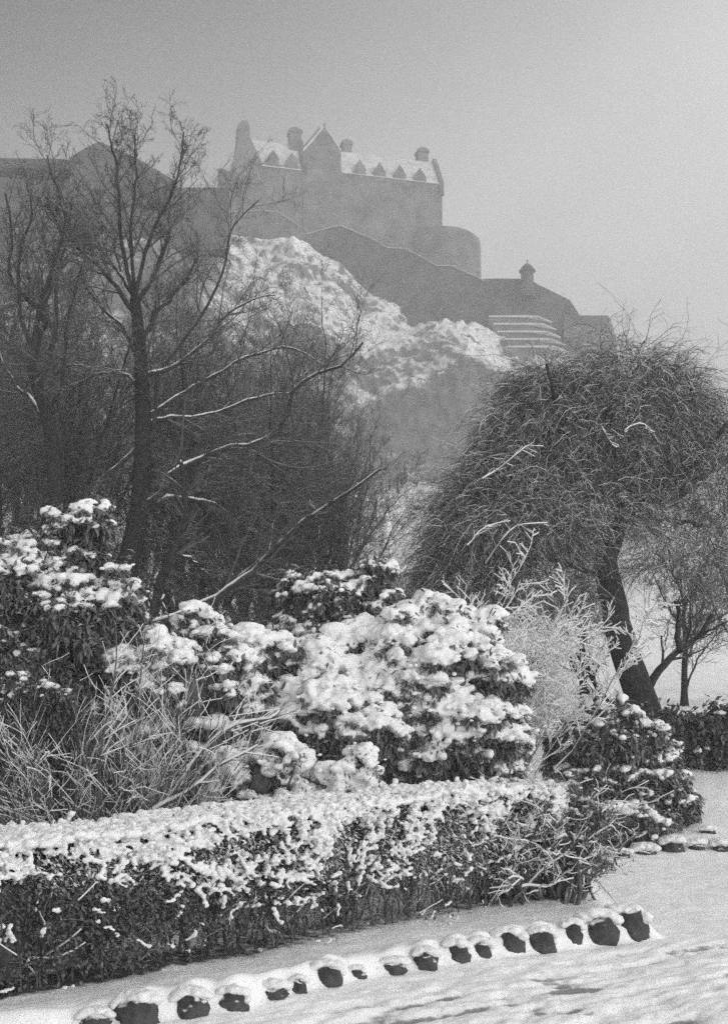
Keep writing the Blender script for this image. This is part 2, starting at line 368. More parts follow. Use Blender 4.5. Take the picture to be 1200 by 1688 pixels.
nr, ncn = Xt.shape; ii = (np.arange(nr-1)[:, None]*ncn+np.arange(ncn-1)[None])
h_ = MB().add(np.stack([Xt, Yt, Zt], -1), np.stack([ii, ii+ncn, ii+ncn+1, ii+1], -1))
tag(h_.build('castle_rock_hill', HILL, attrs={'cover': cover.ravel()}), kind='structure')

# ------------------------------------------------------------------ the castle
A2 = P(400, 0, 220)[:2]; B2 = P(729, 0, 230)[:2]
class Frame:
    """a facade line on plan; u runs along it, v back from it"""
    def __init__(s, A, B): s.A = np.array(A); s.u = nrm(np.array(B)-s.A); s.n = np.array([-s.u[1], s.u[0]])
    def hit(s, px, py, v=0):
        k = (px-600)/F; o = s.A+s.n*v        # (o+u*t).x = k*(o+u*t).y
        t = (k*o[1]-o[0])/(s.u[0]-k*s.u[1]); y = o[1]+s.u[1]*t
        return t, CZ+(HY-py)/F*y
    def w(s, u, v, z): q = s.A+s.u*u+s.n*v; return (q[0], q[1], z)
def prism_uz(mb, fr, poly, v0, v1):
    """polygon in (u,z) pushed from v0 back to v1"""
    n = len(poly); V = [fr.w(u, v0, z) for u, z in poly]+[fr.w(u, v1, z) for u, z in poly]
    c0 = np.mean(V[:n], 0); c1 = np.mean(V[n:], 0); V += [c0, c1]
    q = [(i, (i+1) % n, n+(i+1) % n, n+i) for i in range(n)]
    t = [(2*n, (i+1) % n, i) for i in range(n)]+[(2*n+1, n+i, n+(i+1) % n) for i in range(n)]
    mb.add(V, q, t); return mb
def prism_vz(mb, fr, poly, u0, u1):
    n = len(poly); V = [fr.w(u0, v, z) for v, z in poly]+[fr.w(u1, v, z) for v, z in poly]
    c0 = np.mean(V[:n], 0); c1 = np.mean(V[n:], 0); V += [c0, c1]
    q = [(i, (i+1) % n, n+(i+1) % n, n+i) for i in range(n)]
    t = [(2*n, (i+1) % n, i) for i in range(n)]+[(2*n+1, n+i, n+(i+1) % n) for i in range(n)]
    mb.add(V, q, t); return mb
fr = Frame(A2, B2)
hall = thing('castle_building', (*fr.w(fr.hit(560, 400)[0], 0, 70),), 'long hazy stone castle building with steep snowy roofs and chimneys on the crag', 'castle')
H = lambda px, py, v=0: fr.hit(px, py, v)
zE = H(560, 284)[1]; W2 = 9.0
m = MB()
zb = 68.
uL, uR = H(398, 300)[0], H(729, 300)[0]
prism_uz(m, fr, [(uL, zb), (uR, zb), (uR, H(729, 306)[1]), (H(562, 284)[0], H(562, 284)[1]), (H(500, 276)[0], H(500, 276)[1]), (H(432, 267)[0], H(432, 267)[1]), (uL, H(398, 270)[1])], 0, W2)
m.build('wall', STONE, hall, False)
# roofs: eaves front and back, ridge between
def gable_roof(name, pxa, pxb, pye_a, pyr_a, mat_, over=.25, slope_end=None):
    ua, ub = H(pxa, 0)[0], H(pxb, 0)[0]; ze = H(pxa, pye_a)[1]; zr = H(pxa, pyr_a, W2/2)[1]
    return prism_vz(MB(), fr, [(-over, ze+.05), (W2/2, zr), (W2+over, ze+.05)], ua, ub).build(name, mat_, hall, False), ze, zr
gable_roof('roof', 416, 497, 272, 230, ROOFSNOW)
gable_roof('roof', 563, 726, 285, 249, ROOFSNOW)
def gable_end(px, pye, pyr, chim=None, thick=.9):
    u0 = H(px, 0)[0]; ze = H(px, pye)[1]; zr = H(px, pyr, W2/2)[1]
    prism_vz(MB(), fr, [(-.3, ze-2), (-.3, ze+.6), (W2/2, zr+.7), (W2+.3, ze+.6), (W2+.3, ze-2)], u0-thick/2, u0+thick/2).build('gable', STONE, hall, False)
gable_end(503, 276, 236); gable_end(727.5, 305, 268)
def chimney(pxa, pxb, pyt, pyb, v, dv=2.2):
    ua, z1 = H(pxa, pyt, v); ub, _ = H(pxb, pyt, v); _, z0 = H(pxb, pyb, v)
    mb = prism_uz(MB(), fr, [(ua, z0), (ub, z0), (ub, z1-.9), (ua, z1-.9)], v, v+dv)
    prism_uz(mb, fr, [(ua-.22, z1-.9), (ub+.22, z1-.9), (ub+.15, z1-.4), ((ua+ub)/2+.3, z1), ((ua+ub)/2-.3, z1), (ua-.15, z1-.4)], v-.2, v+dv+.2)
    c = mb.build('chimney', STONE, hall, False)
    for k in (.3, .7):
        uu = ua+(ub-ua)*k; V = []
        prism_uz(MB(), fr, [(uu-.22, z1-.3), (uu+.22, z1-.3), (uu+.17, z1+.25), (uu-.17, z1+.25)], v+dv*.3, v+dv*.3+.45).build('chimney_pot', STONE, c, False)
chimney(478, 497, 208, 255, 3.4); chimney(565, 580, 228, 262, 4.5); chimney(690, 706, 241, 280, 5)
# flared stack and gable at the left end
ch = MB(); pts = [(386, 300), (434, 300), (432, 268), (424, 250), (413, 226), (411, 206), (408, 199), (400, 197), (393, 203), (392, 226), (389, 248), (384, 264)]
prism_uz(ch, fr, [H(x, y, -.6) for x, y in pts], -.6, 2.6); ch.build('chimney', STONE, hall, False)
# tower block with the pointed gable and its finial
tb = MB(); prism_uz(tb, fr, [H(x, y, -.3) for x, y in [(500, 420), (562, 420), (562, 246), (549, 226), (536, 208), (534, 208), (512, 233), (499, 247)]], -.3, 6)
t_ = tb.build('tower', STONE, hall, False)
tf = MB(); prism_uz(tf, fr, [H(x, y, -.4) for x, y in [(533, 210), (537, 210), (536, 203), (535, 199), (534, 203)]], -.45, .2); tf.build('finial', STONE, t_, False)
tr_ = MB(); prism_uz(tr_, fr, [H(x, y, 6) for x, y in [(497, 270), (555, 270), (555, 240), (528, 210), (526, 206), (524, 210), (500, 240)]], 6.1, 8.5); tr_.build('rear_gable', STONE, t_, False)
ts = MB(); prism_uz(ts, fr, [H(x, y, -.3) for x, y in [(499, 245.5), (512, 231.5), (534, 206.5), (534, 209), (513, 235), (500, 249)]], -.42, 6.2)
prism_uz(ts, fr, [H(x, y, -.3) for x, y in [(562.6, 247), (549.5, 226), (536, 207), (536, 209), (549, 229), (561.5, 248)]], -.42, 6.2); ts.build('tower_roof', ROOFSNOW, t_, False)
# dormers
for px, pb, pt in [(450, 272, 249), (481, 277, 254), (593, 291, 264), (625.5, 295, 269), (659, 299, 273), (692, 303, 278)]:
    hw = 10.2; pt -= 3
    d_ = MB(); prism_uz(d_, fr, [H(px-hw, pb+3, -.1), H(px+hw, pb+3, -.1), H(px+hw, pb-9, -.1), H(px+hw+1, pb-11, -.1), H(px, pt, -.1), H(px-hw-1, pb-11, -.1), H(px-hw, pb-9, -.1)], -.1, 2.2)
    dd = d_.build('dormer', STONE, hall, False)
# lower wing at the left with its corner turret
lw = MB(); prism_uz(lw, fr, [H(x, y, 1) for x, y in [(364, 420), (400, 420), (400, 281), (388, 280), (364, 284)]], 1, 8); lw.build('wing', STONE, hall, False)
lr = MB(); prism_uz(lr, fr, [H(x, y, 1) for x, y in [(365, 283), (400, 280), (400, 262), (393, 261), (384, 266)]], 1.3, 7.6); lr.build('wing_roof', ROOFSNOW, hall, False)
def lathe(mb, c, prof, k=16):
    an = np.arange(k)/k*2*np.pi; n = len(prof)
    V = np.array([[c[0]+r*np.cos(a), c[1]+r*np.sin(a), z] for r, z in prof for a in an])
    q = [(i*k+j, i*k+(j+1) % k, (i+1)*k+(j+1) % k, (i+1)*k+j) for i in range(n-1) for j in range(k)]
    mb.add(V, q); return mb
u_, z_ = H(366, 281, 1.5); c_ = fr.w(u_, 1.5, 0)
lathe(MB(), c_, [(0, z_-4.5), (.3, z_-4), (.75, z_-2.6), (.8, z_-.2), (.9, z_-.1), (.9, z_+.1), (0, z_+.15)]).build('corner_turret', STONE, hall, True)

# round bastion right of the building
cb = P(727, 0, 233); zt = P(0, 378, 229)[2]
rb = MB(); lathe(rb, (cb[0]-.3, cb[1]+2, 0), [(8.9, 50), (8.6, zt-9), (8.5, zt-1.6), (8.35, zt-.5), (7.6, zt+.15), (6.2, zt+.6), (0, zt+.9)], 40)
tb_ = thing('round_bastion', (cb[0], cb[1], 62), 'plain round stone bastion below the right end of the castle building', 'bastion')
rb.build('drum_wall', STONE, tb_, True)

# stepped rampart on the rock edge
def wall_strip(name, top, d0, d1, drop, thick, mt, parent, coping=True):
    pts = np.array([P(x, y, d0+(d1-d0)*(x-top[0][0])/(top[-1][0]-top[0][0])) for x, y in top])
    tn = nrm(np.gradient(pts[:, :2], axis=0)); nn = np.stack([-tn[:, 1], tn[:, 0]], 1)
    f_ = pts.copy(); b_ = pts.copy(); b_[:, :2] += nn*thick
    fb = f_.copy(); fb[:, 2] -= drop; bb = b_.copy(); bb[:, 2] -= drop
    fb[:, :2] -= nn*drop*.06
    n = len(pts); V = np.concatenate([f_, b_, fb, bb]); q = []
    for i in range(n-1):
        q += [(i, i+1, n+i+1, n+i), (2*n+i, 2*n+i+1, i+1, i), (n+i, n+i+1, 3*n+i+1, 3*n+i)]
    q += [(0, n, 3*n, 2*n), (n-1, 3*n-1, 4*n-1, 2*n-1)]
    MB().add(V, q).build(name, mt, parent, False)
    if coping:
        c0 = f_.copy(); c0[:, :2] -= nn*.15; c1 = b_.copy(); c1[:, :2] += nn*.15; lift = np.array([0, 0, .02]); up = np.array([0, 0, .13])
        V = np.concatenate([c0+lift, c1+lift, c0+up, c1+up]); q = []
        for i in range(n-1):
            q += [(2*n+i, 2*n+i+1, 3*n+i+1, 3*n+i), (i, i+1, 2*n+i+1, 2*n+i), (n+i, 3*n+i, 3*n+i+1, n+i+1)]
        q += [(0, 2*n, 3*n, n), (n-1, 2*n-1, 4*n-1, 3*n-1)]
        MB().add(V, q).build('snow_coping', ROOFSNOW, parent, False)
tp = P(640, 470, 204)
ram = thing('rampart_wall', tp, 'dark rampart wall stepping down the crag with a thin snow coping', 'wall')
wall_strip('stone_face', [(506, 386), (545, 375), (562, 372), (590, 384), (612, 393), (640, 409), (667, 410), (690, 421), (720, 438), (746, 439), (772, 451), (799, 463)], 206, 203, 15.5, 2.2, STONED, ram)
ram2 = thing('upper_rampart', P(440, 400, 209), 'hazy upper rampart wall left of the stepped rampart, below the chimneyed end', 'wall')
wall_strip('stone_face', [(330, 350), (380, 350), (420, 347), (457, 349), (480, 364), (508, 383)], 211, 209, 14, 2, STONE, ram2)
gt = thing('gate_wall', P(860, 500, 202), 'low crag wall running right under the small domed turret', 'wall')
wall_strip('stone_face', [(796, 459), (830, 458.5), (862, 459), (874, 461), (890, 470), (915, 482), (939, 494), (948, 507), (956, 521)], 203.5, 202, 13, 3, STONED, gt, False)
lwl = thing('outer_wall', P(980, 540, 199), 'plain squared outer wall block furthest right along the crag', 'wall')
wall_strip('stone_face', [(930, 519), (956, 519.5), (1002, 519.5), (1007, 541), (1010, 560)], 201, 198, 14, 5, STONE, lwl, False)
wl2 = thing('curtain_wall', P(330, 350, 127), 'level dark curtain wall left of the castle building behind the bare twigs', 'wall')
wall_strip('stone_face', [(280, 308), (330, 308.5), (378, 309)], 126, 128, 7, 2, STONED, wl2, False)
# pepper pot turret
tc_ = P(869, 470, 201.5); tt_ = thing('lookout_turret', tc_, 'small round lookout turret with domed cap and finial on the wall', 'turret')
z0 = P(0, 472, 201.5)[2]; z1 = P(0, 448, 201.5)[2]; z2 = P(0, 434, 201.5)[2]
lathe(MB(), tc_, [(1.55, z0-2), (1.15, z0+.5), (1.1, z1-.3), (1.1, z1)]).build('drum', STONED, tt_)
lathe(MB(), tc_, [(1.1, z1), (1.45, z1+.05), (1.45, z1+.25), (1.15, z1+.6), (.8, z1+1.05), (.3, z2-.05), (0.02, z2)]).build('dome', STONED, tt_)
lathe(MB(), tc_, [(.08, z2-.1), (.08, z2+.4), (.18, z2+.5), (.05, z2+.7), (0, z2+.8)], 8).build('finial', STONED, tt_)
# terraced battery
bt = thing('terraced_battery', P(865, 550, 197), 'stepped terrace walls striped with snow below the domed turret', 'terrace')
for k in range(5):
    xa, xb = 806+7*k, 895+7*k; py = 523+12.5*k; dd = 200-1.4*k
    fz = Frame(P(xa, 0, dd)[:2], P(xb, 0, dd+.5)[:2])
    pts = [fz.hit(x, y) for x, y in [(xa, py), (xb-8, py), (xb+14, py+10), (xb+22, py+26), (xa, py+26)]]
    prism_uz(MB(), fz, pts, 0, 3).build('terrace_wall', STONE, bt, False)
    prism_uz(MB(), fz, [fz.hit(x, y) for x, y in [(xa, py-2.8), (xb-30, py-3.4), (xb-8, py-2.4), (xb+15, py+7), (xb+14, py+9.5), (xb-8, py-.3), (xa, py-.3)]], -.2, 2.6).build('snow_ledge', ROOFSNOW, bt, False)

# gabled barrack range on the skyline at the left
bk = thing('gabled_range', P(120, 300, 120), 'dark hazy gabled range on the left skyline behind bare branches', 'building')
fb = Frame(P(-300, 0, 117)[:2], P(290, 0, 121)[:2])
prism_uz(MB(), fb, [fb.hit(x, y) for x, y in [(-400, 560), (300, 560), (295, 312), (-400, 262)]], 0, 14).build('wall', STONED, bk, False)
prism_uz(MB(), fb, [fb.hit(x, y) for x, y in [(-400, 275), (118, 280), (118, 266), (100, 264), (-400, 258)]], -.4, 12).build('roof', STONED, bk, False)
prism_uz(MB(), fb, [fb.hit(x, y) for x, y in [(116, 340), (296, 340), (290, 304), (262, 288), (225, 266), (190, 250), (165, 240), (140, 252), (118, 266)]], -1, 15).build('gable', STONED, bk, False)

# ------------------------------------------------------------------ evergreens loaded with snow
def lobe_points(lobes, spacing, g, low=-.75, ids=False, rag=.22):
    """points on the outer skin of a union of ellipsoids: (centre, radii) -> pos, normal"""
    Ps, Ns, Is = [], [], []
    LC = np.array([l[0] for l in lobes]); LR = np.array([l[1] for l in lobes])
    for i, (c, r) in enumerate(lobes):
        c = np.array(c); r = np.array(r); area = 4*np.pi*((r[0]*r[1])**1.6+(r[0]*r[2])**1.6+(r[1]*r[2])**1.6)**(1/1.6)/3**(1/1.6)
        n = max(6, int(area/spacing**2)); v = nrm(g.normal(size=(n, 3)))
        v = v[v[:, 2] > low]
        p = c+v*r*(1+rag*(fbm(v*2.3+i*7, 3)-.5))[:, None]
        nn = nrm(v/r); ok = np.ones(len(p), bool)
        for j in np.nonzero(np.abs(LC-c).max(1) < LR.max(1)+max(r))[0]:
            if j != i: ok &= (((p-LC[j])/LR[j])**2).sum(1) > .8
        Ps.append(p[ok]); Ns.append(nn[ok]); Is.append(np.full(ok.sum(), i))
    if ids: return np.concatenate(Ps), np.concatenate(Ns), np.concatenate(Is)
    return np.concatenate(Ps), np.concatenate(Ns)
def lobes_px(lst, d, g, fx=1.0, dy=.6):
    """lobes given as (px, py, half width px, half height px[, depth shift])"""
    out = []
    for t in lst:
        dd = d+(t[4] if len(t) > 4 else 0); c = P(t[0], t[1], dd); rx = t[2]/F*dd; rz = t[3]/F*dd
        out.append((c, (rx, max(rx, rz)*dy, rz)))
    return out
def clump(lobes, g, step=.27, r0=.11, r1=.19, zmin=None):
    """cover the big lobes with shoots-sized clumps"""
    p, n = lobe_points(lobes, step, g, -.97, rag=.55); p = p+g.normal(0, .035, p.shape); r = g.uniform(r0, r1, len(p))
    p = p-n*(r*.45)[:, None]
    # leading shoots that stand up out of the outline
    top = np.nonzero(n[:, 2] > .35)[0]; top = top[g.random(len(top)) < .22]
    p = np.concatenate([p, p[top]+n[top]*(r[top]*1.1)[:, None]+np.array([0, 0, .05])]); r = np.concatenate([r, r[top]*.6])
    return [(a, (b*g.uniform(.9, 1.3), b*g.uniform(.9, 1.3), b*g.uniform(.65, .9))) for a, b in zip(p, r)]
def evergreen(name, lobes, label, cat, seed, spacing=.08, cap=.046, snow_lo=-.15, snow_hi=.5, amount=1.0, leafL=.1, leafW=.03, nleaf=9, fill=9, lm=None, vox=.0125, group=None, flat=.72, fullcore=.66, patch=.25, sdir=(0, 0, 0), cl=(.17, .07, .14)):
    g = np.random.default_rng(seed); lm = lm or LEAF
    cx = np.mean([l[0][0] for l in lobes]); cy = np.mean([l[0][1] for l in lobes])
    zg = gz(cx, cy)
    root = thing(name, (cx, cy, zg), label, cat, group)
    big = lobes
    if cl: lobes = clump(lobes, g, *cl)
    p, n, ci = lobe_points(lobes, spacing, g, -.6, True)
    k = p[:, 2] > zg+.03; p = p[k]; n = n[k]; ci = ci[k]
    bc = np.array([b[0] for b in big]); br = np.array([b[1] for b in big])
    dd_ = (((p[:, None]-bc[None])/br[None])**2).sum(-1); near_ = dd_.argmin(1); nbig = nrm((p-bc[near_])/br[near_])
    crand = g.random(len(lobes)+1)[ci]
    up = nrm(n+np.array([0, 0, .55]))
    # leaf rosettes
    lf = MB(); m_ = nleaf
    az = g.uniform(0, 2*np.pi, (len(p), m_)); s1 = nrm(np.cross(up, [1, .1, 0.])); s2 = np.cross(up, s1)
    D = nrm(np.cos(az)[..., None]*s1[:, None]+np.sin(az)[..., None]*s2[:, None]+up[:, None]*g.uniform(-.35, .5, (len(p), m_))[..., None])
    B = p[:, None]+D*.012+g.normal(0, .012, D.shape)
    leaves(lf, B.reshape(-1, 3), D.reshape(-1, 3), (leafL*g.uniform(.6, 1.15, (len(p), m_))).ravel(), (leafW*g.uniform(.7, 1.2, (len(p), m_))).ravel(), .8, g)
    # loose inner leaves and shoots
    q = np.repeat(p, fill, 0)-np.repeat(n, fill, 0)*g.uniform(.02, .28, (len(p)*fill, 1))+g.normal(0, spacing*.5, (len(p)*fill, 3))
    q = q[q[:, 2] > zg]
    leaves(lf, q, nrm(g.normal(size=q.shape)+[0, 0, -.2]), leafL*g.uniform(.5, 1, len(q)), leafW*g.uniform(.7, 1.2, len(q)), .5, g)
    fo = lf.build('foliage', lm, root)
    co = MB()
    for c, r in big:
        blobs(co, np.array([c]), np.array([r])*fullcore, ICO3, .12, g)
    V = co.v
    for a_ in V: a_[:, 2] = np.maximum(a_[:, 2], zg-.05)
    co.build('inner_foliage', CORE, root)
    # stems down to the ground
    st = MB(); c0 = np.array([cx, cy, zg-.05]); 
    tops = p[g.choice(len(p), min(26, len(p)), False)]; b0 = c0+g.normal(0, .08, (len(tops), 3))*[1, 1, 0]
    tpr = np.linspace(0, 1, 8)[None, :, None]; bend = np.array([0, 0, 1])*np.sin(tpr*np.pi)*.15
    path = b0[:, None]*(1-tpr)+(tops-n[:len(tops)]*.0)[:, None]*tpr+bend+g.normal(0, .02, (len(tops), 8, 3))
    tubes(st, path, np.linspace(.022, .005, 8)[None]*np.ones((len(tops), 1)), 5); st.build('stem', STEM, root)
    # snow
    sn = nbig+np.array(sdir)
    pr = sst(snow_lo, snow_hi, sn[:, 2]+patch*2*(fbm(p*2.6+seed, 3)-.5)+(crand-.5)*.45)*sst(-.45, .15, n[:, 2])*amount
    kk = g.random(len(p)) < pr
    c = p[kk]; nn = n[kk]
    sz = cap*g.uniform(.55, 1.35, len(c))*(.7+.6*fbm(c*3, 2))*(.6+.5*np.clip(nn[:, 2], 0, 1))
    S = np.stack([sz*g.uniform(.8, 1.7, len(c)), sz*g.uniform(.7, 1.15, len(c)), sz*flat*g.uniform(.8, 1.2, len(c))], 1)
    sm = MB(); blobs(sm, c+nn*sz[:, None]*.3+np.array([0, 0, 1.])*sz[:, None]*.15, S, ICO1, .3, g)
    # small crumbs beside the big pads
    c2 = np.repeat(c, 2, 0)+g.normal(0, 1, (len(c)*2, 3))*np.repeat(sz, 2)[:, None]*[.9, .9, .45]
    s2_ = np.repeat(sz, 2)*g.uniform(.3, .55, len(c2)); blobs(sm, c2, np.stack([s2_*1.1, s2_, s2_*.7], 1), ICO1, .3, g)
    if len(c):
        so = sm.build('snow_load', SNOW, root); remesh(so, vox, 1, vox*1.5, .035)
    return root

evergreen('rhododendron', lobes_px([(60, 1000, 95, 75), (130, 1030, 80, 55, -.3), (100, 935, 62, 45, .1), (20, 950, 60, 50, .2), (128, 890, 34, 35, .1), (148, 858, 13, 13, 0), (190, 1010, 36, 26, -.2), (70, 1120, 120, 110), (-60, 1020, 80, 110, .3), (215, 1035, 22, 22)], 10.3, rng),
          'tall dark rhododendron at left edge with snow pads and a raised snowy top shoot', 'shrub', 11, spacing=.072, cap=.05, snow_lo=-.05, snow_hi=.7, leafL=.11)
evergreen('evergreen_shrub', lobes_px([(225, 1215, 90, 75, .1), (330, 1235, 80, 75), (250, 1095, 62, 42), (330, 1100, 60, 45, .1), (300, 1150, 95, 70), (330, 1048, 22, 22, .3), (322, 1025, 8, 12, .3), (380, 1180, 70, 80, .1)], 10.0, rng),
          'snow-heaped shrub between the tall left rhododendron and the big central one', 'shrub', 12, spacing=.075, cap=.055, snow_lo=-.9, snow_hi=-.2)
evergreen('rhododendron', lobes_px([(500, 1010, 42, 42), (497, 975, 26, 20), (565, 1010, 50, 42), (612, 1010, 44, 50, .1), (620, 965, 20, 26), (622, 942, 13, 14), (540, 1060, 80, 50), (585, 975, 18, 14), (540, 980, 20, 16), (430, 1075, 26, 22, -.4), (470, 1080, 30, 22, -.3), (555, 1150, 95, 90, 0)], 11.6, rng),
          'tall dark-leaved rhododendron rising behind the big snowy mound, spiky snow-dotted top', 'shrub', 13, spacing=.07, cap=.042, snow_lo=-.7, snow_hi=.4, amount=.95, leafL=.09, vox=.014)
evergreen('rhododendron', lobes_px([(395, 1105, 55, 42), (445, 1095, 50, 40), (430, 1130, 72, 62), (520, 1140, 75, 65), (600, 1120, 75, 70, .1), (690, 1090, 75, 65), (760, 1080, 42, 45, .2), (740, 1120, 85, 75), (690, 1050, 50, 30, .2), (780, 1170, 70, 90), (820, 1130, 30, 40, .2), (640, 1190, 150, 110, .2), (470, 1210, 120, 80, .1), (800, 1240, 50, 60, .2), (420, 1190, 70, 70, -.1), (560, 1195, 75, 50, -.5)], 10.5, rng),
          'big central rhododendron mound almost buried under lumpy snow', 'shrub', 14, spacing=.06, cap=.066, snow_lo=-1.0, snow_hi=-.4, amount=1, patch=.4, cl=(.155, .07, .14))
evergreen('snowy_mound_shrub', lobes_px([(430, 1285, 46, 48), (465, 1270, 32, 32), (398, 1305, 40, 40), (440, 1340, 66, 46)], 8.7, rng),
          'low rounded shrub under a smooth snow hood just behind the hedge', 'shrub', 15, spacing=.06, cap=.05, cl=(.13, .05, .09), snow_lo=-.5, snow_hi=.2, leafL=.05, leafW=.014, vox=.013)
evergreen('snowy_mound_shrub', lobes_px([(575, 1300, 48, 30), (588, 1268, 24, 24), (560, 1318, 50, 32), (596, 1250, 10, 12)], 8.7, rng),
          'pointed little shrub capped with snow behind the middle of the hedge', 'shrub', 16, spacing=.055, cap=.05, cl=(.13, .05, .09), snow_lo=-1, snow_hi=-.3, leafL=.05, leafW=.014, vox=.013)
evergreen('snowy_mound_shrub', lobes_px([(498, 1322, 30, 22), (490, 1340, 34, 24)], 8.6, rng),
          'smallest snow-hooded shrub between the rounded and the pointed one', 'shrub', 17, spacing=.055, cap=.034, cl=(.13, .05, .09), snow_lo=-.2, snow_hi=.2, leafL=.05, leafW=.014, vox=.013)
evergreen('rhododendron', lobes_px([(1010, 1225, 75, 38), (1050, 1260, 62, 55), (1090, 1310, 48, 50), (1010, 1300, 90, 60), (960, 1250, 45, 55, .1), (1035, 1195, 26, 14), (1050, 1345, 80, 40, -.2)], 13.0, rng),
          'rhododendron at the foot of the weeping tree, snow only along its sunlit right side', 'shrub', 18, spacing=.08, cap=.05, snow_lo=-.1, snow_hi=.6, amount=.85, sdir=(.35, 0, 0), leafL=.11)
evergreen('dark_shrub', lobes_px([(1130, 1225, 50, 42), (1190, 1215, 50, 40), (1240, 1230, 60, 60), (1150, 1290, 70, 70), (1210, 1310, 80, 70), (1100, 1340, 40, 45), (1300, 1290, 60, 80)], 16.0, rng),
          'almost snowless dark shrub at the right edge beyond the trunk', 'shrub', 19, spacing=.12, cap=.05, snow_lo=.7, snow_hi=1.4, lm=LEAFD, leafL=.12, leafW=.05, vox=.022)
evergreen('dark_shrub', lobes_px([(885, 1272, 36, 24), (860, 1285, 30, 22), (905, 1285, 26, 18)], 16.5, rng),
          'small dark distant shrub above the right end of the hedge', 'shrub', 20, spacing=.11, cap=.045, snow_lo=.6, snow_hi=1.3, lm=LEAFD, leafL=.1, leafW=.04, vox=.022)
evergreen('low_shrub', lobes_px([(1030, 1350, 36, 26), (1065, 1362, 34, 22), (1005, 1375, 26, 22), (1050, 1385, 45, 20)], 12.0, rng),
          'low snow-topped shrub behind the far kerb stones right of the hedge', 'shrub', 21, spacing=.08, cap=.05, snow_lo=.1, snow_hi=.6, leafL=.07, leafW=.02, vox=.016)

